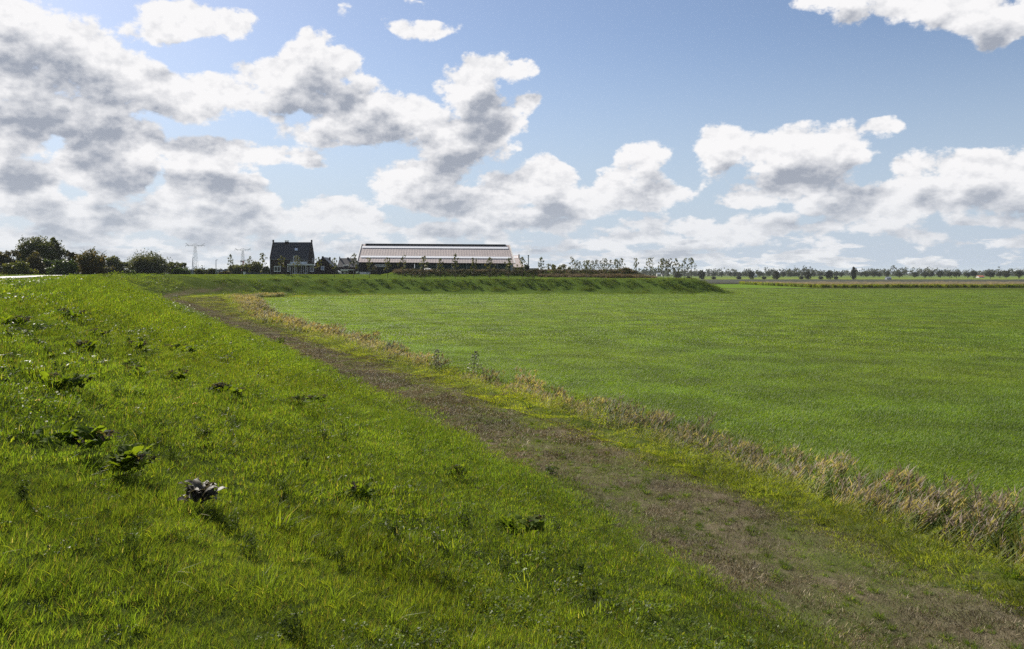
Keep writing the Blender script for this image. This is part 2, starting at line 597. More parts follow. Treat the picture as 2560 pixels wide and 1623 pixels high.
def ground_mat():
    """one soil and sward for the whole land; the zones follow the distance from the dyke's toe"""
    m, nt, bs = new_mat('sward')
    geo = nt.nodes.new('ShaderNodeNewGeometry')
    pos = X(nt, geo.outputs['Position'])

    def att(k):
        a = nt.nodes.new('ShaderNodeAttribute')
        a.attribute_name = k
        return X(nt, a.outputs['Fac'])
    pth, fld, emb, dit = att('w_path'), att('w_field'), att('w_bank'), att('w_ditch')
    n1 = noise(nt, pos, .35, 5.0, .62)
    n2 = noise(nt, pos, 3.0, 5.0, .65)
    n3 = noise(nt, vmath(nt, 'MULTIPLY', pos, (1, .35, 1)), .9, 5.0, .7)
    grass = mixc(nt, n1.ss(.3, .7), (.040, .058, .012), (.075, .098, .018))
    grass = mixc(nt, n2.ss(.35, .75, 0, .6), grass, (.030, .036, .012))
    soil = mixc(nt, n2.ss(.3, .7), (.074, .062, .039), (.128, .108, .070))
    soil = mixc(nt, n1.ss(.40, .62, 0.0, .85), soil, (.070, .082, .027))
    field = mixc(nt, n3.ss(.3, .72), (.040, .062, .010), (.066, .092, .014))
    big = noise(nt, vmath(nt, 'MULTIPLY', pos, (.6, 1.0, 1)), .035, 3.0, .55)
    field = mixc(nt, big.ss(.38, .66, 0, .7), field, (.080, .104, .016))
    bank = mixc(nt, n2.ss(.3, .7), (.05, .085, .016), (.085, .12, .022))
    dco = mixc(nt, n2.ss(.3, .7), (.06, .07, .02), (.11, .09, .035))
    c = mixc(nt, fld, grass, field)
    c = mixc(nt, emb, c, bank)
    c = mixc(nt, dit, c, dco)
    edge = (pth + (n2 - .5) * .55 + (n1 - .5) * .4).ss(.28, .55)
    c = mixc(nt, edge, c, soil)
    nt.links.new(c.sock, bs.inputs['Base Color'])
    bs.inputs['Roughness'].default_value = .9
    bs.inputs['Specular IOR Level'].default_value = 0.0
    b = nt.nodes.new('ShaderNodeBump')
    b.inputs['Strength'].default_value = .8
    b.inputs['Distance'].default_value = .12
    hh = noise(nt, vmath(nt, 'MULTIPLY', pos, (1, .5, 1)), 1.6, 6.0, .75)
    nt.links.new(hh.sock, b.inputs['Height'])
    nt.links.new(b.outputs[0], bs.inputs['Normal'])
    return m


M_GROUND = ground_mat()


# ------------------------------------------------------------------ ground meshes (split by what they are)
def build_ground():
    front = np.arange(-43, 43.01, .3)
    ang = np.concatenate((np.arange(-110, -43, 2.5), front, np.arange(45.5, 110, 2.5)))
    ang = np.radians(ang)
    rad = [0.5]
    while rad[-1] < 700:
        rad.append(rad[-1] * 1.0145)
    while rad[-1] < 14000:
        rad.append(rad[-1] * 1.12)
    rad = np.array(rad)
    A, Rr = np.meshgrid(ang, rad)
    x, y = (Rr * np.sin(A)).ravel(), (Rr * np.cos(A)).ravel()
    z, d, s = land(x, y)
    nA, nR = len(ang), len(rad)
    i = np.arange(nR - 1)[:, None] * nA + np.arange(nA - 1)[None, :]
    q = np.stack((i, i + 1, i + nA + 1, i + nA), axis=-1).reshape(-1, 4)
    fx, fy = x[q].mean(1), y[q].mean(1)
    fd, fs = d[q].mean(1), s[q].mean(1)
    cls = np.zeros(len(q), int)                                    # 0 field
    cls[(fd <= 1.0) & (fs <= 214)] = 1                             # dyke
    cls[(fd <= 1.6) & (fs > 214)] = 2                              # embankment
    cls[(fd > 1.0) & (fd < 6.2) & (fs < 258)] = 3                  # ditch
    cls[(np.abs(fd - path_center(fs)) < path_half(fs)) & (fs < 221)] = 4   # track
    cls[(fy > 312) & (fd > 2)] = 5                                 # farmland beyond
    V = np.stack((x, y, z), 1)
    wp = 1 - np.clip(np.abs(d - path_center(s)) / path_half(s) / 2, 0, 1)
    # a green strip between the two wheel ruts further along
    strip = np.exp(-((d - path_center(s)) / .42) ** 2) * (.25 + .75 * sstep(30, 95, s)) * .62
    wp = (wp - strip) * sstep(224, 214, s)
    wf = sstep(4.6, 6.2, d)
    wf = np.where(s > 250, sstep(1.2, 2.6, d), wf)
    wb = sstep(205, 235, s) * sstep(1.0, -1.5, d)
    wd = sstep(1.2, 2.0, d) * sstep(5.6, 4.6, d) * sstep(262, 240, s)
    # verge in the bend belongs to the dyke
    names = ['field', 'dyke', 'embankment', 'ditch', 'dirt_track', 'farmland']
    for k, nm in enumerate(names):
        f = q[cls == k]
        if not len(f):
            continue
        used = np.unique(f)
        remap = np.full(len(x), -1)
        remap[used] = np.arange(len(used))
        me = mesh_np(nm, V[used], remap[f], (M_GROUND if k < 5 else M_FARM,), smooth=True)
        for an, arr in (('w_path', wp), ('w_field', wf), ('w_bank', wb), ('w_ditch', wd)):
            a = me.attributes.new(an, 'FLOAT', 'POINT')
            a.data.foreach_set('value', arr[used].astype(np.float32))
        tag(obj(nm, me), kind='structure')


def farm_mat():
    m, nt, bs = new_mat('farmland')
    geo = nt.nodes.new('ShaderNodeNewGeometry')
    pos = X(nt, geo.outputs['Position'])
    sp = nt.nodes.new('ShaderNodeSeparateXYZ')
    nt.links.new(pos.sock, sp.inputs[0])
    n = noise(nt, vmath(nt, 'MULTIPLY', pos, (.2, 1, 1)), .02, 4.0, .6)
    wob = noise(nt, pos, .004, 2.0, .5)
    y = X(nt, sp.outputs[1]) + (wob - .5) * 60.0
    rn = nt.nodes.new('ShaderNodeValToRGB')
    cr = rn.color_ramp
    cr.interpolation = 'LINEAR'
    stops = [(0, (.10, .16, .022)), (.10, (.085, .14, .02)), (.30, (.09, .075, .045)), (.36, (.12, .16, .03)), (.47, (.10, .13, .03)),
             (.50, (.16, .18, .045)), (.62, (.11, .16, .03)), (1.0, (.09, .12, .04))]
    for i, (p, c) in enumerate(stops):
        e = cr.elements[i] if i < 2 else cr.elements.new(p)
        e.position = p
        e.color = (*c, 1)
    nt.links.new(((y - 300.0) / 1200.0).clamp().sock, rn.inputs[0])
    c = vscale(nt, X(nt, rn.outputs[0]), n.ss(.3, .7, .85, 1.15))
    nt.links.new(c.sock, bs.inputs['Base Color'])
    bs.inputs['Roughness'].default_value = .95
    bs.inputs['Specular IOR Level'].default_value = 0.0
    return m


M_FARM = farm_mat()
build_ground()


# ------------------------------------------------------------------ the road on the crest
def build_road():
    m, nt, bs = new_mat('pale_concrete')
    geo = nt.nodes.new('ShaderNodeNewGeometry')
    n = noise(nt, X(nt, geo.outputs['Position']), 1.2, 5.0, .6)
    c = mixc(nt, n.ss(.3, .7), (.42, .40, .37), (.56, .54, .51))
    nt.links.new(c.sock, bs.inputs['Base Color'])
    bs.inputs['Roughness'].default_value = .8
    ss = np.arange(-38, 236, 2.0)
    V = []
    for s_ in ss:
        i = min(len(SEG) - 1, max(0, np.searchsorted(SCUM, s_) - 1))
        h = SEG[i] / SLEN[i]
        p = CURVE[i] + h * (s_ - SCUM[i])
        # smooth normal between neighbouring segments
        nrm = np.array([h[1], -h[0]])
        for dd in (-19.2, -20.3, -21.5, -22.6):
            V.append((*(p + nrm * dd), 0))
    V = np.array(V)
    # beyond the bend the road runs straight on: keep the strip on the straight dyke
    st = U2 * ss[:, None]
    V = []
    for s_ in ss:
        for dd in (-19.2, -20.3, -21.5, -22.6):
            V.append((*(s_ * U2 + (TOE + toe_off(np.array(s_)) + dd) * V2), 0))
    V = np.array(V)
    V[:, 2] = land(V[:, 0], V[:, 1], fine=False)[0] + .05
    V[:, 2] = np.maximum(V[:, 2], 5.45 + .05)
    i = np.arange(len(ss) - 1)[:, None] * 4 + np.arange(3)[None, :]
    q = np.stack((i, i + 1, i + 5, i + 4), -1).reshape(-1, 4)
    tag(obj('road', mesh_np('road', V, q, (m,))), kind='structure')


build_road()

# ------------------------------------------------------------------ grass and herbs (stuff): tufts scattered over the land
def jitter(col, n, amt, rg):
    c = np.asarray(col)[None, :] * (1 + amt * (rg.random((n, 1)) - .5) * 2)
    c = c * (1 + .25 * amt * (rg.random((n, 3)) - .5))
    return c


def strips(base, yaw, h, w, lean, leandir, curl, cols, seg=2, tipw=.0):
    """n bent blades; returns V, tris, colours"""
    n = len(h)
    nv = 2 * seg + 1
    V = np.zeros((n, nv, 3))
    ax = np.stack((np.cos(yaw), np.sin(yaw), np.zeros(n)), 1)
    ld = np.stack((np.cos(leandir), np.sin(leandir), np.zeros(n)), 1)
    for k in range(seg + 1):
        t = k / seg
        off = ld * ((lean * t + curl * t * t) * h)[:, None]
        zz = h * t * np.sqrt(np.clip(1 - .5 * (lean + curl * t) ** 2, .15, 1))
        cpt = base + off
        cpt[:, 2] += zz
        if k < seg:
            ww = w * (1 - .55 * t ** 1.5)
            V[:, 2 * k] = cpt - ax * ww[:, None] / 2
            V[:, 2 * k + 1] = cpt + ax * ww[:, None] / 2
        else:
            V[:, 2 * seg] = cpt
    T = []
    for k in range(seg - 1):
        a = 2 * k
        T += [(a, a + 1, a + 3), (a, a + 3, a + 2)]
    a = 2 * (seg - 1)
    T.append((a, a + 1, a + 2))
    T = np.array(T)
    tris = (np.arange(n)[:, None, None] * nv + T[None]).reshape(-1, 3)
    grad = np.ones((n, nv, 1))
    C = np.repeat(cols[:, None, :], nv, 1) * grad
    return V.reshape(-1, 3), tris, C.reshape(-1, 3)


def join(parts):
    V, T, C, o = [], [], [], 0
    for v, t, c in parts:
        V.append(v)
        T.append(t + o)
        C.append(c)
        o += len(v)
    return np.concatenate(V), np.concatenate(T), np.concatenate(C)


def disc(n, r, rg):
    a = rg.random(n) * 2 * math.pi
    q = np.sqrt(rg.random(n)) * r
    return np.stack((q * np.cos(a), q * np.sin(a), np.zeros(n)), 1)


def tuft(rg, n, r, h, w, palette, lean=.35, wind=None, windamt=.0, curl=.4, sink=.02, seg=2, domed=True):
    b = disc(n, r, rg)
    b[:, 2] -= sink
    hh = h[0] + (h[1] - h[0]) * rg.random(n) ** 1.4
    if domed:
        hh = hh * (1 - .45 * (np.hypot(b[:, 0], b[:, 1]) / r) ** 2)
    ld = np.arctan2(b[:, 1], b[:, 0]) + rg.normal(0, 1.1, n)
    le = lean * (.3 + rg.random(n))
    if wind is not None:
        vx, vy = np.cos(ld) * le + windamt * math.cos(wind), np.sin(ld) * le + windamt * math.sin(wind)
        ld, le = np.arctan2(vy, vx), np.hypot(vx, vy)
    le = np.clip(le, 0, 1.1)
    pal = np.array([p[0] for p in palette])
    pw = np.array([p[1] for p in palette], float)
    k = rg.choice(len(pal), n, p=pw / pw.sum())
    c = pal[k] * (1 + .5 * (rg.random((n, 1)) - .5))
    ww = w * (.6 + .8 * rg.random(n))
    return strips(b, rg.random(n) * math.pi, hh, ww, le, ld, curl * rg.random(n), c, seg)


def leaves(rg, centers, normals, size, cols, aspect=.6):
    """flat pointed leaves (two triangles each) at the given places"""
    n = len(centers)
    t = rg.normal(size=(n, 3))
    t -= (t * normals).sum(1, keepdims=True) * normals
    t /= np.linalg.norm(t, axis=1, keepdims=True) + 1e-9
    b = np.cross(normals, t)
    sz = size * (.6 + .8 * rg.random(n))[:, None]
    V = np.stack((centers - t * sz, centers + b * sz * aspect * .55 - t * sz * .1, centers + t * sz, centers - b * sz * aspect * .55 - t * sz * .1), 1)
    i = np.arange(n)[:, None] * 4
    T = np.concatenate((i + np.array([[0, 1, 2]]), i + np.array([[0, 2, 3]])))
    return V.reshape(-1, 3), T, np.repeat(cols, 4, 0)


def rand_dirs(n, rg, up=0.0):
    v = rg.normal(size=(n, 3))
    v[:, 2] += up
    return v / np.linalg.norm(v, axis=1, keepdims=True)


def herb(rg, n, r, h, size, palette):
    """low mound of broad leaves: clover, ground ivy, young dock"""
    b = disc(n, r, rg)
    top = h * (1 - (np.hypot(b[:, 0], b[:, 1]) / r) ** 2)
    b[:, 2] = top * (.25 + .75 * rg.random(n))
    pal = np.array([p[0] for p in palette])
    pw = np.array([p[1] for p in palette], float)
    c = pal[rg.choice(len(pal), n, p=pw / pw.sum())] * (1 + .5 * (rg.random((n, 1)) - .5))
    return leaves(rg, b, rand_dirs(n, rg, 1.4), size, c, .9)


G1, G2, G3 = (.058, .092, .016), (.094, .138, .021), (.132, .168, .026)
YG, DRY, BRN, PNK = (.178, .198, .028), (.24, .21, .12), (.115, .086, .056), (.30, .22, .175)
LAWN = [(G1, 5), (G2, 5), (G3, 3), (YG, .8), (DRY, .08), ((.11, .090, .045), .9)]
FIELD = [((.080, .132, .017), 5), ((.117, .176, .023), 5), ((.156, .208, .029), 2), (YG, .5)]
VERGE = [(G2, 1.5), (G3, 4), (YG, 6), ((.22, .225, .040), 2), (DRY, .4)]
STUB = [((.072, .058, .034), 3), ((.115, .094, .056), 4), ((.19, .15, .095), 2.4), ((.29, .25, .16), 1.2), (G1, 1.0)]
ROUGH = [((.052, .080, .014), 5), ((.080, .112, .018), 3), ((.120, .145, .024), 1.5), ((.028, .042, .010), 3)]

M_GRASS = leaf_mat('grass_blades', trans=.55, rough=.5, spec=.25)
M_FIELD = leaf_mat('field_grass_blades', trans=.52, rough=.46, spec=.20, vary=.24, wscale=.22)
M_DRY = leaf_mat('dry_stalks', trans=.25, rough=.6, spec=.25, trans_tint=(1.1, 1.0, .7))
M_REED = leaf_mat('reed_leaves', trans=.45, rough=.55, spec=.18, wscale=.35)
M_HERB = leaf_mat('herb_leaves', trans=.45, rough=.5, spec=.25, wscale=.9)


WIND = R(20)


class Scatter:
    def __init__(s, name):
        s.name, s.protos, s.P, s.Rt, s.S, s.I = name, [], [], [], [], []

    def proto(s, data, mat):
        V, T, C = data
        me = mesh_np(f'{s.name}_{len(s.protos):02d}', V, T, (mat,), cols=C)
        o = bpy.data.objects.new(f'{s.name}_{len(s.protos):02d}', me)
        s.protos.append(o)
        return len(s.protos) - 1

    def add(s, pos, rot, scl, idx):
        s.P.append(pos)
        s.Rt.append(rot)
        s.S.append(scl)
        s.I.append(idx)

    def build(s, label, cat):
        P, Rt = np.concatenate(s.P), np.concatenate(s.Rt)
        S, I = np.concatenate(s.S), np.concatenate(s.I)
        me = bpy.data.meshes.new(s.name)
        me.vertices.add(len(P))
        me.vertices.foreach_set('co', P.astype(np.float32).ravel())
        for nm, ty, ar in (('rot', 'FLOAT_VECTOR', Rt), ('scl', 'FLOAT', S), ('idx', 'INT', I)):
            a = me.attributes.new(nm, ty, 'POINT')
            if ty == 'FLOAT_VECTOR':
                a.data.foreach_set('vector', ar.astype(np.float32).ravel())
            elif ty == 'INT':
                a.data.foreach_set('value', ar.astype(np.int32))
            else:
                a.data.foreach_set('value', ar.astype(np.float32))
        me.update()
        c = bpy.data.collections.new(s.name + '_kinds')
        for o in s.protos:
            c.objects.link(o)
        ng = bpy.data.node_groups.new(s.name, 'GeometryNodeTree')
        ng.interface.new_socket('Geometry', in_out='INPUT', socket_type='NodeSocketGeometry')
        ng.interface.new_socket('Geometry', in_out='OUTPUT', socket_type='NodeSocketGeometry')
        N = ng.nodes
        gi, go = N.new('NodeGroupInput'), N.new('NodeGroupOutput')
        iop = N.new('GeometryNodeInstanceOnPoints')
        ci = N.new('GeometryNodeCollectionInfo')
        ci.inputs['Collection'].default_value = c
        ci.inputs['Separate Children'].default_value = True
        ci.inputs['Reset Children'].default_value = True

        def na(nm, ty):
            q = N.new('GeometryNodeInputNamedAttribute')
            q.data_type = ty
            q.inputs['Name'].default_value = nm
            return q.outputs['Attribute']
        e2r = N.new('FunctionNodeEulerToRotation')
        L = ng.links.new
        L(gi.outputs[0], iop.inputs['Points'])
        L(ci.outputs[0], iop.inputs['Instance'])
        iop.inputs['Pick Instance'].default_value = True
        L(na('idx', 'INT'), iop.inputs['Instance Index'])
        L(na('rot', 'FLOAT_VECTOR'), e2r.inputs[0])
        L(e2r.outputs[0], iop.inputs['Rotation'])
        L(na('scl', 'FLOAT'), iop.inputs['Scale'])
        L(iop.outputs[0], go.inputs[0])
        o = obj(s.name, me)
        md = o.modifiers.new('scatter', 'NODES')
        md.node_group = ng
        tag(o, label, cat, kind='stuff')
        return len(P)


def wedge(r0, r1, dens, rg, half=38.0, expo=1.0):
    """random points on the land in front of the camera between two distances"""
    A = math.radians(half)
    n = int(A * (r1 * r1 - r0 * r0) * dens)
    i = np.arange(n)                                   # evenly spread (R2 sequence), a little jittered
    u1 = (rg.random() + i * .7548776662466927 + rg.normal(0, .12, n) / math.sqrt(max(n, 1))) % 1
    u2 = (rg.random() + i * .5698402909980532 + rg.normal(0, .12, n) / math.sqrt(max(n, 1))) % 1
    r = np.sqrt(r0 * r0 + (r1 * r1 - r0 * r0) * u1)
    a = (u2 * 2 - 1) * A
    return r * np.sin(a), r * np.cos(a)


def normals(x, y):
    e = .35
    z0 = land(x, y, False)[0]
    zx = land(x + e, y, False)[0]
    zy = land(x, y + e, False)[0]
    return (zx - z0) / e, (zy - z0) / e


def tilt(x, y, rg, yaw=None):
    gx, gy = normals(x, y)
    n = len(x)
    yaw = rg.random(n) * 2 * math.pi if yaw is None else yaw
    return np.stack((np.arctan(gy), -np.arctan(gx), yaw), 1)


LODS = [(1.2, 9.0), (7.5, 24.0), (21.0, 70.0), (60.0, 190.0), (165.0, 318.0)]


def lod_mask(x, y, l, rg):
    r = np.hypot(x, y)
    a, b = LODS[l]
    m = np.ones(len(x), bool)
    if l > 0:
        m &= r > a + (LODS[l - 1][1] - a) * rg.random(len(x))
    if l < 4:
        m &= r < LODS[l + 1][0] + (b - LODS[l + 1][0]) * rg.random(len(x))
    return m


def zone(x, y, pad=0.0):
    z, d, s = land(x, y)
    pc, ph = path_center(s), path_half(s)
    pd = np.abs(d - pc) / ph
    strip = np.exp(-((d - pc) / .45) ** 2) * (.35 + .65 * sstep(30, 95, s))
    n = vnoise(x * .8, y * .8, 11) * .6 + vnoise(x * 2.6, y * 2.6, 12) * .4
    track = (pd + (n - .5) * .9 + strip * .9 < 1 + pad / ph) & (s < 221)
    dit = (d > 1.1) & (d < 5.4) & (s < 262)
    fld = (d >= 5.4) | ((s >= 262) & (d > 1.6))
    emb = (s > 206) & (d < 1.6)
    return z, d, s, track, dit, fld, emb, n


def build_grass():
    rg = np.random.default_rng(21)
    sl, fl, tr, em = Scatter('dyke_grass'), Scatter('field_grass'), Scatter('dry_stubble'), Scatter('embankment_herbage')
    NB = [230, 300, 420, 400, 420]
    RD = [.19, .44, .85, 1.6, 3.2]
    WD = [.0036, .0072, .015, .042, .095]
    HS = [(.035, .13), (.035, .105), (.035, .09), (.045, .09), (.06, .12)]
    DN = [66, 12.5, 3.9, 1.0, .26]
    P = {}
    for l in range(5):
        for k, (sc_, pal, mat, kw) in {
            'lawn': (sl, LAWN, M_GRASS, dict(lean=.45, curl=.5)),
            'verge': (sl, VERGE, M_GRASS, dict(lean=.5, curl=.7, wind=WIND, windamt=.35)),
            'field': (fl, FIELD, M_FIELD, dict(lean=.35, curl=.6, wind=WIND, windamt=.6)),
            'field2': (fl, [(tuple(v * k_ for v, k_ in zip(c_, (1.14, 1.14, 1.05))), w_) for c_, w_ in FIELD], M_FIELD, dict(lean=.4, curl=.6, wind=WIND, windamt=.6)),
            'stub': (tr, STUB, M_DRY, dict(lean=.65, curl=.6)),
            'rough': (em, ROUGH, M_GRASS, dict(lean=.7, curl=.5)),
        }.items():
            hm = {'lawn': 1.0, 'verge': 1.5 if l < 2 else 1.1, 'field': 1.7 if l < 3 else 1.3, 'field2': 1.45 if l < 3 else 1.2, 'stub': .95, 'rough': 1.5}[k]
            wm = {'stub': 1.0, 'rough': 1.5}.get(k, 1.0)
            P[k, l] = [sc_.proto(tuft(rg, NB[l], RD[l], (HS[l][0] * hm, HS[l][1] * hm), WD[l] * wm, pal, domed=(k == 'rough' or l < 2), **kw), mat) for _ in range(3)]
        P['herb', l] = [sl.proto(herb(rg, [70, 80, 90, 90, 90][l], [.15, .3, .7, 1.5, 3][l], [.11, .11, .12, .13, .15][l], [.017, .024, .05, .09, .15][l], [(G1, 3), (G2, 3), (YG, 1.2), ((.045, .075, .02), 2)]), M_HERB) for _ in range(2)]
    # long mixed grass on the ditch banks
    BANK = [(YG, 3), (G3, 5), (G2, 5), (G1, 2), (DRY, 1.1), ((.24, .19, .13), .8)]
    for l in range(5):
        P['bank', l] = [sl.proto(tuft(rg, [90, 110, 130, 150, 150][l], [.22, .4, .7, 1.1, 2][l], (.22, .62), [.0055, .010, .020, .045, .08][l], BANK, lean=.45, curl=.6, wind=WIND, windamt=.3, seg=3), M_GRASS) for _ in range(3)]
        x, y = wedge(LODS[l][0], LODS[l][1], [22, 9, 4.2, 1.8, .5][l], rg)
        k = lod_mask(x, y, l, rg)
        x, y = x[k], y[k]
        z, d, s, track, dit, fld, emb, n = zone(x, y)
        k = (d > 1.1) & (d < 5.9) & (s < 235) & (rg.random(len(x)) < .35 + .65 * sstep(.35, .6, vnoise(x * .6, y * .6, 52)))
        x, y, z, d = x[k], y[k], z[k], d[k]
        sl.add(np.stack((x, y, z), 1), tilt(x, y, rg, rg.normal(0, .6, len(x))), (.55 + .5 * vnoise(x * .4, y * .4, 53)) * np.where(d > 3.8, .55, 1.0) * np.where(d < 1.6, .6, 1.0), np.array(P['bank', l])[rg.integers(0, 3, len(x))])
    # taller tussocks here and there
    for l in range(2):
        P['tus', l] = [sl.proto(tuft(rg, [80, 110][l], [.09, .13][l], (.16, .36), [.006, .011][l], [(G1, 4), (G2, 4), (G3, 1), (DRY, .4)], lean=.75, curl=.7, wind=WIND, windamt=.2), M_GRASS) for _ in range(4)]
        x, y = wedge(LODS[l][0], LODS[l][1] * 1.3, [1.9, .55][l], rg)
        z, d, s, track, dit, fld, emb, n = zone(x, y)
        k = track & (rg.random(len(x)) < .9)
        xt, yt, zt = np.repeat(x[k], 7), np.repeat(y[k], 7), None
        xt, yt = xt + rg.normal(0, .5, len(xt)), yt + rg.normal(0, .5, len(xt))
        zt, dt, st_, tk = zone(xt, yt)[:4]
        xt, yt, zt = xt[tk], yt[tk], zt[tk]
        sl.add(np.stack((xt, yt, zt), 1), tilt(xt, yt, rg), .22 + .34 * rg.random(len(xt)), np.array(P['tus', l])[rg.integers(0, 4, len(xt))])
        k = ~track & ~dit & ~fld & ~emb
        x, y, z = x[k], y[k], z[k]
        sl.add(np.stack((x, y, z), 1), tilt(x, y, rg), .5 + .6 * rg.random(len(x)), np.array(P['tus', l])[rg.integers(0, 4, len(x))])
    for l in range(5):
        r0, r1 = LODS[l]
        x, y = wedge(r0, r1, DN[l], rg)
        k = lod_mask(x, y, l, rg)
        x, y = x[k], y[k]
        z, d, s, track, dit, fld, emb, n = zone(x, y, [0, .1, .35, .8, 1.2][l])
        rot = tilt(x, y, rg)
        pos = np.stack((x, y, z), 1)
        u = rg.random(len(x))
        cl = vnoise(x * .35, y * .35, 31) * .6 + vnoise(x * 1.1, y * 1.1, 32) * .4
        road = (d < -18.7) & (d > -23.0) & (s < 236)
        back = d < -30
        base = ~track & ~dit & ~fld & ~emb & ~road & ~back
        verge = base & (d > -.2)
        herbm = base & ~verge & (u < .05 + .5 * sstep(.58, .75, cl))
        lawn = base & ~verge
        hsc = .55 + .55 * vnoise(x * .5, y * .5, 41) + .45 * vnoise(x * 2.1, y * 2.1, 42) + .25 * (u - .5)
        if l >= 2:
            hsc = hsc * np.where((d > -10) & (d < 1.6), .8 if l == 2 else .5, 1.0)
        hsc = hsc * np.where(d < -16.5, .4, 1.0)
        pick = rg.integers(0, 3, len(x))

        def put(sc_, key, m, scl, rt=rot):
            if m.any():
                ids = np.array(P[key, l])[pick[m] % len(P[key, l])]
                sc_.add(pos[m], rt[m], scl[m], ids)
        put(sl, 'lawn', lawn, hsc * np.where(herbm, .75, 1.0))
        put(sl, 'verge', verge | (dit & (u < .5)), hsc * 1.05)
        put(sl, 'verge', track & (d > -.75) & (d < 1.1) & (u < .75), hsc * .95)
        put(sl, 'herb', herbm, .7 + .7 * u)
        frot = rot.copy()
        frot[:, 2] = rg.normal(0, .45, len(x))
        tram = np.where(np.cos(d * 2 * math.pi / 3.2) > .93, .62, 1.0) * (1 - .25 * sstep(.62, .8, vnoise(x * .05, y * .05, 44)))
        lane = (np.floor((d + .6 * vnoise(x * .05, y * .05, 45)) / 4.2) % 2 == 0) & (rg.random(len(x)) < .75)
        fz = (.8 + .5 * vnoise(x * .25, y * .6, 43)) * tram
        put(fl, 'field', fld & ~emb & ~lane, fz, frot)
        put(fl, 'field2', fld & ~emb & lane, fz, frot)
        grn = track & (rg.random(len(x)) < .22 + .46 * sstep(.42, .62, n)) & (l < 3)
        put(tr, 'stub', track & ~grn, (.75 + .6 * u) * (.6 if l >= 3 else 1))
        # green tufts that grow through the worn track
        put(sl, 'lawn', grn, (.45 + .4 * u) * (.7 if l > 1 else .9))
        er = emb & (d > -26)
        er = er & (l < 0)
        put(em, 'rough', er & (d < -1.2) & (d > -12.5), .45 + .75 * vnoise(x * .9, y * .9, 47) ** 1.5)
        put(sl, 'lawn', er & ~((d < -1.2) & (d > -12.5)), hsc * .8)
    # the far embankment: clumpy herbage on its face, mown grass on top
    n = 15000
    x, y = rg.uniform(-92, 72, n), rg.uniform(205, 262, n)
    z, d, s, track, dit, fld, emb, nn = zone(x, y, .3)
    er = (s > 200) & (d < 1.4) & (d > -30) & ~track
    face = er & (d < -1.4) & (d > -12.6)
    cl = vnoise(x * .55, y * .8, 47) * .6 + vnoise(x * 1.5, y * 1.8, 48) * .4
    rot, pos = tilt(x, y, rg), np.stack((x, y, z), 1)
    ids = np.array(P['rough', 2])[rg.integers(0, 3, n)]
    em.add(pos[face], rot[face], (.35 + 1.5 * sstep(.40, .75, cl))[face], ids[face])
    top = er & ~face
    ids = np.array(P['lawn', 2])[rg.integers(0, 3, n)]
    sl.add(pos[top], rot[top], (.55 + .5 * cl)[top], ids[top])
    sl.build('short green grass covering the dyke slope and verges', 'grass')
    fl.build('thick green field grass leaning in the wind', 'grass')
    tr.build('dry brown stubble on the worn track', 'stubble')
    em.build('rough clumpy herbage on the far embankment', 'herbage')


build_grass()

# ------------------------------------------------------------------ reeds in the ditch (stuff)
def reed_clump(rg, n, r, h, lw, ll, nleaf, plume, pal):
    parts = []
    b = disc(n, r, rg)
    b[:, 2] -= .1
    H = h[0] + (h[1] - h[0]) * rg.random(n)
    lean = .10 + .22 * rg.random(n)
    ld = WIND + rg.normal(0, .5, n)
    P_ = np.array([p[0] for p in pal])
    pw = np.array([p[1] for p in pal], float)
    ck = P_[rg.choice(len(P_), n, p=pw / pw.sum())]
    parts.append(strips(b, rg.random(n) * math.pi, H, np.full(n, lw * .45), lean, ld, .15 * rg.random(n), ck * .9, 2))
    for i in range(nleaf):
        t = .22 + .70 * (i + rg.random(n)) / nleaf
        base = b.copy()
        base[:, :2] += np.stack((np.cos(ld), np.sin(ld)), 1) * (lean * t * H)[:, None]
        base[:, 2] += H * t * .96
        a = ld + rg.normal(0, 1.2, n)
        L = ll * (.6 + .6 * rg.random(n))
        parts.append(strips(base, a + math.pi / 2 + rg.normal(0, .4, n), L, lw * (.7 + .6 * rg.random(n)), .55 + .3 * rg.random(n), a, .35 * rg.random(n), ck * (1 + .35 * (rg.random((n, 1)) - .5)), 3))
    if plume:
        m = rg.random(n) < plume
        nb = int(m.sum())
        top = b[m].copy()
        top[:, :2] += np.stack((np.cos(ld[m]), np.sin(ld[m])), 1) * (lean[m] * H[m])[:, None]
        top[:, 2] += H[m] * .93
        for i in range(9):
            base = top + rg.normal(0, .025, top.shape) + np.array([0, 0, .05]) * (i % 4)
            a = ld[m] + rg.normal(0, .8, nb)
            c = jitter((.235, .190, .155), nb, .3, rg)
            parts.append(strips(base, rg.random(nb) * math.pi, .13 + .12 * rg.random(nb), lw * (1.0 + rg.random(nb)), .35 + .4 * rg.random(nb), a, .5 * rg.random(nb), c, 2))
    return join(parts)


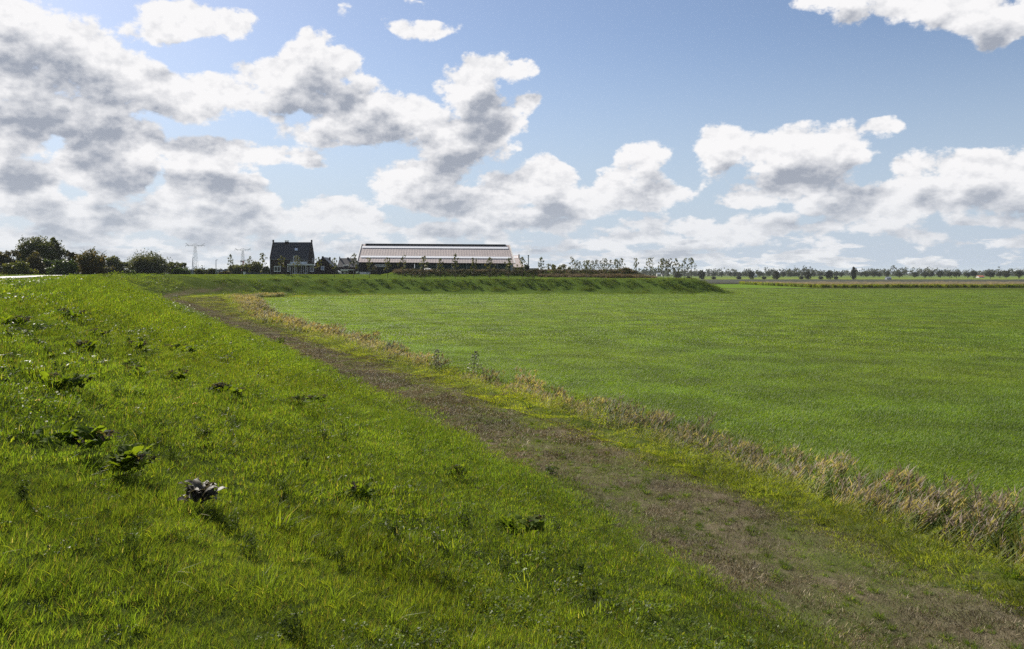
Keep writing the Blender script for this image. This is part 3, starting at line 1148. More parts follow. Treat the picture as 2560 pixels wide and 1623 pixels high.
def build_reeds():
    rg = np.random.default_rng(5)
    sc = Scatter('reeds')
    GR = [((.080, .120, .032), 6), ((.120, .160, .036), 5), ((.20, .20, .045), 1.6), (DRY, .5)]
    YE = [((.21, .20, .035), 3), ((.14, .17, .03), 4), (DRY, 1), ((.10, .13, .03), 3)]
    ids = {}
    for l, (n, r, lw, ll, nl, pl) in enumerate([(26, .45, .020, .42, 7, .34), (34, .7, .028, .45, 6, .38), (60, 1.0, .055, .5, 5, .5)]):
        ids['g', l] = [sc.proto(reed_clump(rg, n, r, (.95, 1.6), lw, ll, nl, pl, GR), M_REED) for _ in range(3)]
        ids['y', l] = [sc.proto(reed_clump(rg, n, r, (.6, 1.15), lw * .8, ll * .8, nl, pl * .25, YE), M_REED) for _ in range(2)]
    s_rows = []
    # along the ditch
    for l, (s0, s1, per) in enumerate([(2, 30, 11), (26, 75, 6.5), (70, 262, 3.6)]):
        n = int((s1 - s0) * per)
        s_ = s0 + (s1 - s0) * rg.random(n)
        u = rg.random(n)
        k = np.clip(np.searchsorted(SCUM, s_) - 1, 0, len(SEG) - 1)
        h = SEG[k] / SLEN[k][:, None]
        p = CURVE[:-1][k] + h * (s_ - SCUM[k])[:, None]
        nr = np.stack((h[:, 1], -h[:, 0]), 1)
        dd = (1.45 + 2.7 * u + .25 * rg.normal(size=n)) * widen(s_) + berm(s_)
        far = s_ > 214
        dd = np.where(far, .6 + .9 * u, dd)
        xy = p + nr * dd[:, None]
        z, d, ss = land(xy[:, 0], xy[:, 1])
        hh = .75 + .35 * vnoise(xy[:, 0] * .25, xy[:, 1] * .25, 61) + .2 * (rg.random(n) - .5)
        # the near, dense stand at the right and a lower stretch in between
        gap = vnoise(s_ * .12, s_ * 0, 63)
        keep = (gap > .28) | (s_ < 14) | (s_ > 70)
        keep &= (rg.random(n) < .9) | (s_ < 16)
        keep &= rg.random(n) < np.where(far, .05, 1)
        hh = np.where(far, hh * .4, hh * np.where((s_ > 16) & (s_ < 60), .92, np.where(s_ < 17, 1.15, 1.0)))
        rot = np.stack((np.zeros(n), np.zeros(n), rg.normal(0, .5, n)), 1)
        ye = (u < .30)
        gi = np.array(ids['g', l])[rg.integers(0, 3, n)]
        yi = np.array(ids['y', l])[rg.integers(0, 2, n)]
        idx = np.where(ye, yi, gi)
        pos = np.stack((xy[:, 0], xy[:, 1], z), 1)
        sc.add(pos[keep], rot[keep], hh[keep], idx[keep])
    sc.build('reeds with pinkish brown plumes standing in the ditch', 'reeds')


build_reeds()


# ------------------------------------------------------------------ single plants on the slope
def hit(px, py):
    """where the line of sight through a photo pixel meets the land"""
    t = np.concatenate((np.arange(2, 40, .05), np.arange(40, 260, .25)))
    x, y = (px - CX) / F * t, t
    zr = EYE - (py - HY) / F * t
    z = land(x, y, False)[0]
    k = int(np.argmax(zr < z))
    if not (zr < z).any():
        k = len(t) - 1
    return Vector((x[k], y[k], land(x[k:k + 1], y[k:k + 1])[0][0])), float(t[k])


ORD = ['first', 'second', 'third', 'fourth', 'fifth', 'sixth', 'seventh', 'eighth', 'ninth', 'tenth', 'eleventh', 'twelfth', 'thirteenth', 'fourteenth',
       'fifteenth', 'sixteenth', 'seventeenth', 'eighteenth', 'nineteenth', 'twentieth']
TENS = ['twentieth', 'thirtieth', 'fortieth']


def ordinal(i):
    if i < 20:
        return ORD[i]
    t = ['twenty', 'thirty', 'forty', 'fifty', 'sixty', 'seventy', 'eighty', 'ninety'][(i + 1) // 10 - 2]
    return t + '-' + ORD[(i + 1) % 10 - 1] if (i + 1) % 10 else t[:-1] + 'ieth'


def broad_leaf(rg, L, W, arch, fold, col, n=5):
    """one arched, folded, pointed leaf with a midrib, standing from its base along +X"""
    V, C = [], []
    for i in range(n + 1):
        t = i / n
        w = W * (math.sin(math.pi * min(1, t * .92 + .06)) ** .8) * (1 if i < n else 0)
        a = arch * t
        x = L * t * (1 - .25 * a * t)
        z = L * (.55 * t - .62 * arch * t * t)
        wob = .04 * L * math.sin(t * 9 + rg.random() * 6)
        V += [(x, -w, z + fold * w + wob), (x, 0, z), (x, w, z + fold * w - wob)]
        C += [col, tuple(c * .85 for c in col), col]
    q = []
    for i in range(n):
        a = 3 * i
        q += [(a, a + 1, a + 4, a + 3), (a + 1, a + 2, a + 5, a + 4)]
    return mesh_np('leaf', V, np.array(q), (M_BROAD,), cols=np.array(C), smooth=True)


M_BROAD = leaf_mat('comfrey_leaves', trans=.45, rough=.7, spec=.05, wscale=2.5, vary=.2, trans_tint=(1.7, 1.75, .35))
M_GREYLEAF = leaf_mat('silvery_leaves', trans=.25, rough=.55, spec=.3, wscale=2.5, vary=.15, trans_tint=(1.1, 1.1, .8))


def build_comfrey():
    rg = np.random.default_rng(77)
    dark = [(.068, .105, .022), (.092, .135, .025), (.125, .170, .030)]
    lv = [broad_leaf(rg, 1.0, .13 + .04 * rg.random(), .5 + .5 * rg.random(), .35, dark[i % 3]) for i in range(6)]
    gl = [broad_leaf(rg, 1.0, .15, .8, .3, (.075, .070, .055)) for i in range(2)]
    for m in gl:
        m.materials[0] = M_GREYLEAF
    # small dark flower heads with a purple tinge
    fc = disc(40, .10, rg)
    fc[:, 2] = rg.random(40) * .09
    fv = leaves(rg, fc, rand_dirs(40, rg, .6), .028, jitter((.050, .042, .046), 40, .4, rg), .8)
    fl = mesh_np('flower_stalk', *fv[:2], (M_BROAD,), cols=fv[2])
    spots = [(160, 808, 100), (35, 826, 85), (247, 853, 72), (205, 890, 82), (335, 884, 62), (452, 890, 110), (345, 948, 60), (450, 962, 60), (548, 1000, 82),
             (165, 982, 122), (302, 812, 50), (465, 819, 30), (145, 752, 36), (190, 750, 28), (205, 1142, 165), (322, 1196, 130), (1302, 1330, 150),
             (1140, 1196, 66), (745, 1030, 46), (785, 1018, 72), (500, 1280, 110), (900, 1255, 40), (590, 1010, 34)]
    order = sorted(range(len(spots)), key=lambda i: spots[i][0])
    rank = {i: k for k, i in enumerate(order)}
    for i, (px, py, wpx) in enumerate(spots):
        p, dist = hit(px, py)
        wid = wpx * dist / F
        root = bpy.data.objects.new('comfrey', None)
        COL.objects.link(root)
        root.location = p
        root.scale = (1.12, 1.1, .95)
        grey = i == 20
        size = 'large' if wpx > 100 else 'small' if wpx < 50 else 'leafy'
        if grey:
            tag(root, 'wilted silvery grey dock plant lying in the near grass', 'plant')
            root.name = 'wilted_dock'
        else:
            tag(root, f'{size} dark-leaved comfrey clump on the dyke slope, {ordinal(rank[i])} clump counted from the left', 'comfrey', 'comfrey clumps on the dyke slope')
        ncl = max(1, int(round(wid / .34)))
        nl = int(np.clip(wpx / 2.0, 14, 64))
        for k in range(nl):
            c = (k % ncl + .5) / ncl - .5
            cx, cy = c * wid * .72, -c * wid * .12
            o = bpy.data.objects.new('leaf', (gl[k % 2] if grey else lv[int(rg.integers(0, 6))]))
            COL.objects.link(o)
            o.parent = root
            o.location = (cx + rg.normal(0, .05), cy + rg.normal(0, .07), .03 + .09 * rg.random() + (.06 if dist < 9 else 0))
            sz = (.14 + .15 * rg.random()) * (1.0 if wid > .35 else .85) * (.8 if grey else 1) * min(1.6, max(1.0, dist / 22))
            o.scale = (sz, sz, sz)
            o.rotation_euler = (rg.normal(0, .3), -.15 - .7 * rg.random(), rg.random() * 6.28)
        if not grey:
            for k in range(1 + ncl):
                o = bpy.data.objects.new('flower_head', fl)
                COL.objects.link(o)
                o.parent = root
                o['kind'] = 'stuff'
                o.location = ((rg.random() - .5) * wid * .8, rg.normal(0, .06), .12 + .10 * rg.random())
                sz = .55 + .4 * rg.random()
                o.scale = (sz, sz, sz)


build_comfrey()


def thistle_mesh(rg, n, r, h, leaf):
    ns = 9
    st = disc(ns, r * .5, rg)
    parts = []
    per = n // ns
    for i in range(ns):
        hh = h * (.55 + .5 * rg.random())
        t = rg.random(per)
        ld = rg.random() * 6.28
        c = st[i][None] + np.stack((np.cos(ld) * .35 * hh * t, np.sin(ld) * .35 * hh * t, hh * t), 1)
        c += rg.normal(0, leaf * 1.3, c.shape) * np.array([1, 1, .5])
        col = jitter((.048, .070, .022), per, .45, rg)
        parts.append(leaves(rg, c, rand_dirs(per, rg, .7), leaf, col, .45))
    v, t, c = join(parts)
    return mesh_np('thistle', v, t, (M_HERB,), cols=c)


def build_weeds():
    rg = np.random.default_rng(99)
    near = [thistle_mesh(rg, 460, .17, .27, .024) for _ in range(4)]
    far = [thistle_mesh(rg, 150, .20, .26, .05) for _ in range(4)]
    spots = [(500, 1118, 75), (578, 1335, 70), (760, 1172, 50), (975, 1352, 100), (1090, 1372, 90), (1252, 1425, 75), (1110, 1470, 60), (1160, 1312, 70), (412, 1092, 60),
             (575, 1082, 55), (662, 1096, 40), (130, 905, 50), (120, 900, 42), (290, 1000, 60), (700, 1250, 60), (1375, 1185, 45), (1395, 1330, 60), (730, 1585, 110),
             (640, 985, 40), (810, 1108, 55), (870, 1105, 50), (60, 1095, 60), (60, 790, 30), (250, 905, 45), (370, 915, 40), (620, 1385, 70), (1480, 1505, 60), (880, 940, 30), (1440, 1440, 55),
             (330, 1380, 55), (840, 1420, 60), (930, 1215, 48), (1010, 1265, 52), (690, 910, 34), (560, 910, 34), (530, 850, 26), (620, 870, 24), (430, 1150, 40), (60, 1250, 60)]
    order = sorted(range(len(spots)), key=lambda i: spots[i][0])
    rank = {i: k for k, i in enumerate(order)}
    for i, (px, py, w) in enumerate(spots):
        p, dist = hit(px, py)
        o = obj('thistle', near[i % 4] if dist < 16 else far[i % 4])
        o.location = p
        sz = np.clip(w * dist / F / .40, .5, 2.2)
        o.scale = (sz, sz * .8, min(1.4, .7 + .3 * sz))
        o.rotation_euler = (0, 0, rg.random() * 6.28)
        tag(o, f'low spiny thistle clump in the slope grass, {ordinal(rank[i])} of these counted from the left', 'thistle', 'thistle clumps in the slope grass')
    small = [(223, 699), (252, 699), (283, 710), (314, 712), (218, 718), (343, 734), (316, 727), (421, 707), (369, 708), (385, 750), (40, 728), (66, 720), (128, 731), (300, 745), (262, 742),
             (350, 768), (240, 772), (95, 775), (55, 758), (420, 790), (405, 815), (250, 792), (700, 862), (330, 842), (60, 850), (20, 905), (85, 868), (440, 742), (200, 708), (275, 725), (240, 730), (175, 722), (30, 745), (110, 742), (165, 765), (320, 755), (375, 775), (290, 765), (500, 800), (520, 828), (600, 905), (655, 950)]
    small += [(float(rg.uniform(5, 480)), float(rg.uniform(715, 960))) for _ in range(34)] + [(float(rg.uniform(480, 860)), float(rg.uniform(860, 1120))) for _ in range(14)]
    small.sort()
    for k, (px, py) in enumerate(small):
        p, dist = hit(px, py)
        o = obj('weed_clump', far[k % 4])
        o.location = p
        sz = float(np.clip(28 * dist / F / .4, .8, 2.8)) * (.7 + .6 * rg.random())
        o.scale = (sz * 1.2, sz * .8, min(1.7, sz * .8))
        o.rotation_euler = (0, 0, rg.random() * 6.28)
        tag(o, f'small dark weed clump on the dyke slope, {ordinal(k)} of these from the left', 'weed', 'small weed clumps over the dyke slope')
    # dandelions
    m = plain('dandelion_petals', (.75, .42, .02), .6, .2)
    bm = bmesh.new()
    for k in range(14):
        a = k * 2.39996
        r0 = .004 + .016 * (k / 14)
        v = [bm.verts.new((r0 * .3 * math.cos(a), r0 * .3 * math.sin(a), .012)), bm.verts.new((r0 * math.cos(a - .35), r0 * math.sin(a - .35), .008)),
             bm.verts.new((r0 * 1.15 * math.cos(a), r0 * 1.15 * math.sin(a), .005)), bm.verts.new((r0 * math.cos(a + .35), r0 * math.sin(a + .35), .008))]
        bm.faces.new(v)
    fm = bpy.data.meshes.new('blossom')
    bm.to_mesh(fm)
    fm.materials.append(m)
    stm = mesh_np('stem', [(-.0015, 0, -.16), (.0015, 0, -.16), (.0015, 0, 0), (-.0015, 0, 0), (0, -.0015, -.16), (0, .0015, -.16), (0, .0015, 0), (0, -.0015, 0)],
                  np.array([[0, 1, 2, 3], [4, 5, 6, 7]]), (M_HERB,), cols=np.tile((.09, .12, .03), (8, 1)))
    for (px, py, lb) in [(447, 1024, 'yellow dandelion, left of a pair on the near slope'), (487, 1039, 'yellow dandelion, right of a pair on the near slope'),
                         (95, 1034, 'yellow dandelion standing alone near the left edge'), (255, 822, 'yellow dandelion below the large comfrey clump')]:
        p, dist = hit(px, py)
        e = bpy.data.objects.new('dandelion', None)
        COL.objects.link(e)
        e.location = p + Vector((0, 0, .15))
        sc = 1.5 if dist < 20 else 2.0
        e.scale = (sc, sc, 1)
        tag(e, lb, 'flower', 'dandelions in the slope grass')
        b = obj('blossom', fm, e)
        b.rotation_euler = (.5, 0, 0)
        obj('stem', stm, e)


build_weeds()


def build_silver_saplings():
    rg = np.random.default_rng(14)
    for (px, py, h, lb) in [(965, 905, 1.6, 'silvery poplar seedling in the reeds, farthest of three'), (1084, 935, 1.9, 'silvery poplar seedling in the reeds, middle of three'),
                            (1176, 955, 2.2, 'silvery poplar seedling in the reeds, nearest of three')]:
        # it stands on the ditch bottom, where the ditch crosses that line of sight
        ss_ = np.arange(15, 120, .25)
        q = ss_[:, None] * U2 + (TOE + toe_off(ss_) + 3.6)[:, None] * V2
        q = q[np.argmin(np.abs(CX + q[:, 0] / q[:, 1] * F - px))]
        p = Vector((q[0], q[1], land(q[:1], q[1:])[0][0]))
        e = bpy.data.objects.new('poplar_seedling', None)
        COL.objects.link(e)
        e.location = p
        tag(e, lb, 'seedling', 'poplar seedlings in the ditch')
        n = 260
        t = .2 + .8 * rg.random(n)
        a = rg.random(n) * 6.28
        rr = .42 * h * (1.12 - t) * rg.random(n) ** .5
        c = np.stack((rr * np.cos(a) + .12 * t * h, rr * np.sin(a), t * h), 1)
        v = leaves(rg, c, rand_dirs(n, rg, .2), .060, jitter((.24, .26, .19), n, .5, rg) * np.where(rg.random((n, 1)) < .45, .35, 1), .9)
        obj('crown', mesh_np('crown', *v[:2], (M_GREYLEAF,), cols=v[2]), e)
        sv = strips(np.zeros((3, 3)), np.array([0, 1.0, 2.1]), np.full(3, h), np.full(3, .03), np.full(3, .12), np.zeros(3), np.zeros(3), np.tile((.12, .10, .07), (3, 1)), 3)
        obj('stem', mesh_np('stem', *sv[:2], (M_DRY,), cols=sv[2]), e)


build_silver_saplings()

# ------------------------------------------------------------------ trees
M_BARK = plain('bark', (.085, .070, .055), .9, .2, var=.3, scale=4)
M_TREE = leaf_mat('tree_leaves', trans=.30, rough=.55, spec=.25, wscale=.35, vary=.22, trans_tint=(1.5, 1.4, .4))


def tube(path, radii, sides=6):
    V, q = [], []
    for i, (p, r) in enumerate(zip(path, radii)):
        p = Vector(p)
        d = (Vector(path[min(i + 1, len(path) - 1)]) - Vector(path[max(i - 1, 0)])).normalized()
        a = d.orthogonal().normalized()
        b = d.cross(a)
        for k in range(sides):
            t = 2 * math.pi * k / sides
            V.append(p + a * (r * math.cos(t)) + b * (r * math.sin(t)))
    for i in range(len(path) - 1):
        for k in range(sides):
            q.append((i * sides + k, i * sides + (k + 1) % sides, (i + 1) * sides + (k + 1) % sides, (i + 1) * sides + k))
    return np.array([tuple(v) for v in V]), np.array(q)


def joinq(parts):
    V, Q, o = [], [], 0
    for v, q in parts:
        V.append(v)
        Q.append(q + o)
        o += len(v)
    return np.concatenate(V), np.concatenate(Q)


def crown_data(rg, lobes, n, size, pal, inner=.25, droop=0.0, gap=.0):
    """leaves in fuzzy clumps spread through every lobe (centre, radii)"""
    vol = np.array([r[0] * r[1] * r[2] for _, r in lobes]) ** .67
    cnt = np.maximum(20, (n * vol / vol.sum()).astype(int))
    P_ = np.array([p[0] for p in pal])
    pw = np.array([p[1] for p in pal], float)
    parts = []
    for (c, r), m in zip(lobes, cnt):
        nc = max(6, m // 22)
        cd = rand_dirs(nc, rg, .15)
        cr = (inner + (1 - inner) * rg.random(nc) ** .45)
        cc = cd * cr[:, None] * np.array(r)
        lumps = 1 + .28 * np.sin(cd[:, 0] * 5 + rg.random() * 6) * np.sin(cd[:, 2] * 6 + rg.random() * 6)
        cc *= lumps[:, None]
        k = rg.integers(0, nc, m)
        if gap:
            keep = rg.random(nc) > gap
            k = k[keep[k]]
        mm = len(k)
        pt = cc[k] + rg.normal(0, .16, (mm, 3)) * np.array(r).mean()
        pt[:, 2] -= droop * np.abs(rg.normal(size=mm)) * r[2] * .3
        nrm = cd[k] * .6 + rand_dirs(mm, rg) * .8
        nrm /= np.linalg.norm(nrm, axis=1, keepdims=True)
        cp = P_[rg.choice(len(P_), nc, p=pw / pw.sum())][k]
        col = cp * (1 + .5 * (rg.random((mm, 1)) - .5))
        parts.append(leaves(rg, pt + np.array(c), nrm, size, col, .75))
    return join(parts)


def branches(rg, lobes, H, r0, lean=0.0, z0=0.0):
    fork = Vector((lean, 0, H * .32))
    parts = [tube([(0, 0, z0 - .3), (lean * .4, 0, H * .16), fork], [r0 * 1.25, r0, r0 * .8], 7)]
    for c, r in lobes:
        c = Vector(c)
        mid = fork.lerp(c, .55) + Vector((rg.normal() * .06 * H, rg.normal() * .06 * H, 0))
        parts.append(tube([fork, mid, c, c + Vector((0, 0, r[2] * .6))], [r0 * .6, r0 * .38, r0 * .2, r0 * .05], 5))
    return joinq(parts)


def tree_object(name, loc, trunk_me, crown_me, label, cat, group=None, scale=1.0, rz=0.0):
    e = bpy.data.objects.new(name, None)
    COL.objects.link(e)
    e.location = loc
    e.scale = (scale, scale, scale) if isinstance(scale, (int, float)) else scale
    e.rotation_euler = (0, 0, rz)
    tag(e, label, cat, group)
    obj('trunk', trunk_me, e)
    obj('crown', crown_me, e)
    return e


OLIVE = [((.045, .060, .022), 4), ((.065, .080, .026), 3), ((.085, .095, .030), 1.5)]
WILLOW = [((.055, .070, .032), 4), ((.085, .100, .045), 3), ((.11, .12, .055), 2)]
AUTUMN = [((.065, .062, .020), 4), ((.100, .080, .024), 3), ((.12, .085, .028), 1), ((.040, .050, .016), 3)]
RUST = [((.055, .052, .024), 4), ((.080, .070, .030), 3), ((.040, .046, .020), 3)]
LIME = [((.085, .105, .020), 4), ((.12, .135, .022), 2), ((.06, .075, .018), 2)]
GREEN = [((.050, .082, .022), 4), ((.075, .11, .028), 2), ((.035, .055, .018), 2)]


def gz(x, y):
    return float(land(np.array([x]), np.array([y]))[0][0])


def build_left_trees():
    rg = np.random.default_rng(40)
    # x centre, top y, width (photo pixels), distance, palette, kind, name, label
    T = [(15, 621, 96, 172, RUST, 'sparse', 'deciduous_tree', 'thin-leaved brown tree at the far left edge of the tree belt'),
         (92, 590, 100, 186, OLIVE, 'big', 'willow', 'tallest dark willow rising above the tree belt'),
         (140, 594, 52, 190, OLIVE, 'ragged', 'deciduous_tree', 'ragged dark tree leaning right beside the tallest willow'),
         (86, 634, 48, 164, RUST, 'column', 'deciduous_tree', 'narrow rust-brown tree in front of the tallest willow'),
         (45, 655, 74, 158, LIME, 'bush', 'bush', 'low yellow-green bush at the foot of the tree belt'),
         (120, 646, 50, 168, GREEN, 'bush', 'bush', 'green rounded bush right of the rust-brown tree'),
         (155, 647, 70, 160, GREEN, 'bush', 'bush', 'wide green bush with a domed top, centre of the tree belt'),
         (184, 625, 48, 178, RUST, 'sparse', 'deciduous_tree', 'thin brown tree with sky showing between the leaves, beside the orange tree'),
         (229, 626, 66, 165, AUTUMN, 'round', 'deciduous_tree', 'round orange-tinged autumn tree in the tree belt'),
         (287, 641, 58, 205, WILLOW, 'ragged', 'willow', 'grey-green feathery willow right of the orange tree'),
         (270, 667, 44, 200, RUST, 'bush', 'bush', 'low brown bush below the feathery willow'),
         (368, 627, 90, 222, WILLOW, 'dome', 'willow', 'broad domed willow standing apart on the crest'),
         (325, 677, 26, 212, GREEN, 'bush', 'bush', 'tiny bush left of the domed willow'),
         (440, 649, 54, 228, WILLOW, 'sparse', 'deciduous_tree', 'open-crowned small tree right of the domed willow'),
         (455, 671, 44, 225, GREEN, 'bush', 'bush', 'low bush under the open-crowned small tree'),
         (499, 673, 28, 236, WILLOW, 'bush', 'bush', 'small bush at the foot of the nearest pylon'),
         (530, 671, 34, 240, WILLOW, 'bush', 'bush', 'small bush around the right-hand lamp post'),
         (562, 680, 30, 245, RUST, 'bush', 'bush', 'low brown bush left of the first young tree'),
         (592, 665, 40, 285, WILLOW, 'round', 'deciduous_tree', 'small grey-green tree below the crane, left of three'),
         (616, 662, 46, 290, OLIVE, 'round', 'deciduous_tree', 'small dark tree below the crane, middle of three'),
         (640, 656, 36, 282, OLIVE, 'round', 'deciduous_tree', 'dark tree left of the house, right of three'),
         (664, 666, 26, 270, WILLOW, 'column', 'bush', 'narrow grey-green shrub against the house corner')]
    for (px, ty, wpx, Y, pal, kind, name, lb) in T:
        x = (px - CX) * Y / F
        zb = gz(x, Y)
        top = EYE + (HY - ty) * Y / F
        H = top - zb
        W = wpx * Y / F * 1.1
        a = W / 2
        if kind == 'dome':
            lobes = [((0, 0, H * .58), (a * .78, a * .7, H * .38))] + [((math.cos(t) * a * .62, math.sin(t) * a * .5, H * (.36 + .1 * (k % 2))), (a * .42, a * .42, H * .30)) for k, t in enumerate(np.linspace(0, 6.28, 8)[:-1])]
            dr, gp, n = .9, .10, 7000
        elif kind == 'big':
            lobes = [((-.30 * a, 0, H * .62), (a * .45, a * .45, H * .30)), ((.05 * a, .1 * a, H * .72), (a * .42, a * .45, H * .27)), ((.38 * a, 0, H * .66), (a * .36, a * .4, H * .26)),
                     ((-.62 * a, 0, H * .42), (a * .38, a * .38, H * .26)), ((.2 * a, -.2 * a, H * .42), (a * .55, a * .4, H * .30)), ((-.2 * a, -.2 * a, H * .3), (a * .6, a * .4, H * .25)), ((.66 * a, 0, H * .38), (a * .32, a * .3, H * .25))]
            dr, gp, n = .3, .08, 8000
        elif kind == 'ragged':
            lobes = [((-.1 * a, 0, H * .72), (a * .55, a * .5, H * .27)), ((.25 * a, 0, H * .50), (a * .55, a * .5, H * .22)), ((.75 * a, 0, H * .58), (a * .30, a * .3, H * .10)), ((-.5 * a, 0, H * .42), (a * .42, a * .4, H * .26)), ((.1 * a, 0, H * .26), (a * .6, a * .5, H * .22))]
            dr, gp, n = .4, .15, 3200
        elif kind == 'sparse':
            lobes = [((rg.uniform(-.6, .6) * a, rg.uniform(-.4, .4) * a, H * rg.uniform(.42, .86)), (a * .30, a * .30, H * .12)) for _ in range(10)] + [((0, 0, H * .28), (a * .75, a * .5, H * .25))]
            dr, gp, n = .2, .30, 2600
        elif kind == 'column':
            lobes = [((0, 0, H * .55), (a * .62, a * .6, H * .42)), ((-.3 * a, 0, H * .3), (a * .6, a * .5, H * .28)), ((.35 * a, 0, H * .35), (a * .5, a * .5, H * .28))]
            dr, gp, n = .2, .12, 2400
        elif kind == 'bush':
            lobes = [((rg.uniform(-.5, .5) * a, rg.uniform(-.3, .3) * a, H * rg.uniform(.42, .66)), (a * .45, a * .42, H * .32)) for _ in range(5)] + [((0, 0, H * .3), (a * .85, a * .6, H * .32))]
            dr, gp, n = .2, .10, 2600 if wpx > 40 else 900
        else:
            lobes = [((0, 0, H * .56), (a * .85, a * .8, H * .42))] + [((math.cos(t) * a * .5, math.sin(t) * a * .5, H * rg.uniform(.35, .72)), (a * .42, a * .42, H * .22)) for t in np.linspace(0, 6.28, 6)[:-1]]
            dr, gp, n = .1, .14, 3600
        lobes.append(((0, 0, H * .2), (a * .8, a * .6, H * .2)))
        size = .24 if wpx > 40 else .3
        v, t, c = crown_data(rg, lobes, int(n * 2.1), size * 1.12, [(tuple(v * 1.05 for v in c_), w_) for c_, w_ in pal], .3, dr, gp * .6)
        tv, tq = branches(rg, lobes[:6], H, max(.08, W * .028), 0.0)
        tree_object(name, (x, Y, zb), mesh_np('trunk', tv, tq, (M_BARK,), smooth=True), mesh_np('crown', v, t, (M_TREE,), cols=c), lb, 'tree' if 'bush' not in name else 'bush')


build_left_trees()


def build_young_trees():
    rg = np.random.default_rng(8)
    pal = [((.085, .105, .022), 4), ((.12, .13, .026), 3), ((.15, .125, .03), 1.5), ((.06, .08, .02), 2)]
    kinds = []
    for k in range(7):
        full = [.9, 1.1, .7, 1.0, .6, 1.2, .28][k]
        lobes, br = [], []
        for i in range(11):
            t = .44 + .53 * (i / 10)
            a = i * 2.4 + rg.random()
            rr = (.165 - .12 * abs(t - .60) * 2) * (.55 + .9 * rg.random())
            c = (rr * math.cos(a), rr * math.sin(a), t)
            lobes.append((c, (.062, .062, .062)))
            br.append(tube([(0, 0, t - .13), (c[0] * .6, c[1] * .6, t - .05), c], [.006, .004, .002], 4))
        lobes.append(((0, 0, .96), (.022, .022, .06)))
        lobes.append(((0, 0, .68), (.06, .06, .14)))
        v, t, c = crown_data(rg, lobes, int(260 * full), .036, pal, .2)
        tv, tq = joinq([tube([(0, 0, -.03), (0.004, 0, .35), (-.003, 0, .7), (0, 0, 1.0)], [.0115, .009, .006, .002], 6)] + br)
        kinds.append((mesh_np('trunk', tv, tq, (M_BARK,), smooth=True), mesh_np('crown', v, t, (M_TREE,), cols=c)))
    front = [(577, 638), (624, 643), (657, 633), (704, 641), (744, 640), (796, 644), (836, 645), (884, 636), (924, 645), (969, 645), (1007, 641), (1060, 641), (1100, 648), (1138, 637), (1185, 646), (1224, 644),
             (1272, 645), (1306, 643), (1352, 645), (1385, 662), (1432, 645), (1467, 651), (1511, 649), (1544, 652), (1591, 646), (1625, 645), (1658, 646), (1672, 648), (1690, 649), (1711, 648), (1729, 645)]
    for i, (px, ty) in enumerate(front):
        Y = 235.5
        x = (px - CX) * Y / F
        if x > 45:
            Y = 234.0
            x = (px - CX) * Y / F
        zb = gz(x, Y)
        H = EYE + (HY - ty) * Y / F - zb
        k = 6 if i == 25 else int(rg.integers(0, 6))
        where = f'{ordinal(i)} from the left in the row along the embankment edge'
        state = 'almost bare' if k == 6 else 'thin' if k in (2, 4) else 'leafy'
        w = H * (.9 + .25 * rg.random())
        tree_object('young_tree', (x, Y, zb), *kinds[k], f'{state} young tree, {where}', 'tree', 'young trees along the embankment edge', scale=(w, w, H), rz=rg.random() * 6.28)
    back = [(1441, 652), (1449, 654), (1460, 653), (1472, 651), (1482, 652), (1491, 650), (1502, 652), (1516, 648), (1526, 651), (1539, 648), (1554, 646), (1653, 652), (1668, 653), (1698, 660)]
    for i, (px, ty) in enumerate(back):
        Y = 262.0
        x = (px - CX) * Y / F
        zb = gz(x, Y)
        H = EYE + (HY - ty) * Y / F - zb
        k = int(rg.integers(0, 6))
        w = H * .95
        tree_object('young_tree', (x, Y, zb), *kinds[k], f'young tree rising behind the bramble bank, {ordinal(i)} from the left of that back row', 'tree', 'young trees behind the bramble bank', scale=(w, w, H), rz=rg.random() * 6.28)
    # bushes behind the bank
    for (px, ty, wpx, lb) in [(1378, 660, 34, 'leafy green bush behind the bank, left of a pair'), (1402, 659, 32, 'loose green bush behind the bank, right of a pair'), (1422, 669, 12, 'little bush behind the bank, beside the pair')]:
        Y = 252.0
        x = (px - CX) * Y / F
        zb = gz(x, Y)
        H = EYE + (HY - ty) * Y / F - zb
        a = wpx * Y / F / 2
        lobes = [((rg.uniform(-.6, .6) * a, 0, H * rg.uniform(.4, .85)), (a * .4, a * .4, H * .2)) for _ in range(7)]
        v, t, c = crown_data(rg, lobes, 700, .20, pal, .2, 0, .1)
        tv, tq = branches(rg, lobes[:5], H, .05)
        tree_object('bush', (x, Y, zb), mesh_np('trunk', tv, tq, (M_BARK,)), mesh_np('crown', v, t, (M_TREE,), cols=c), lb, 'bush', 'bushes behind the bank')


build_young_trees()


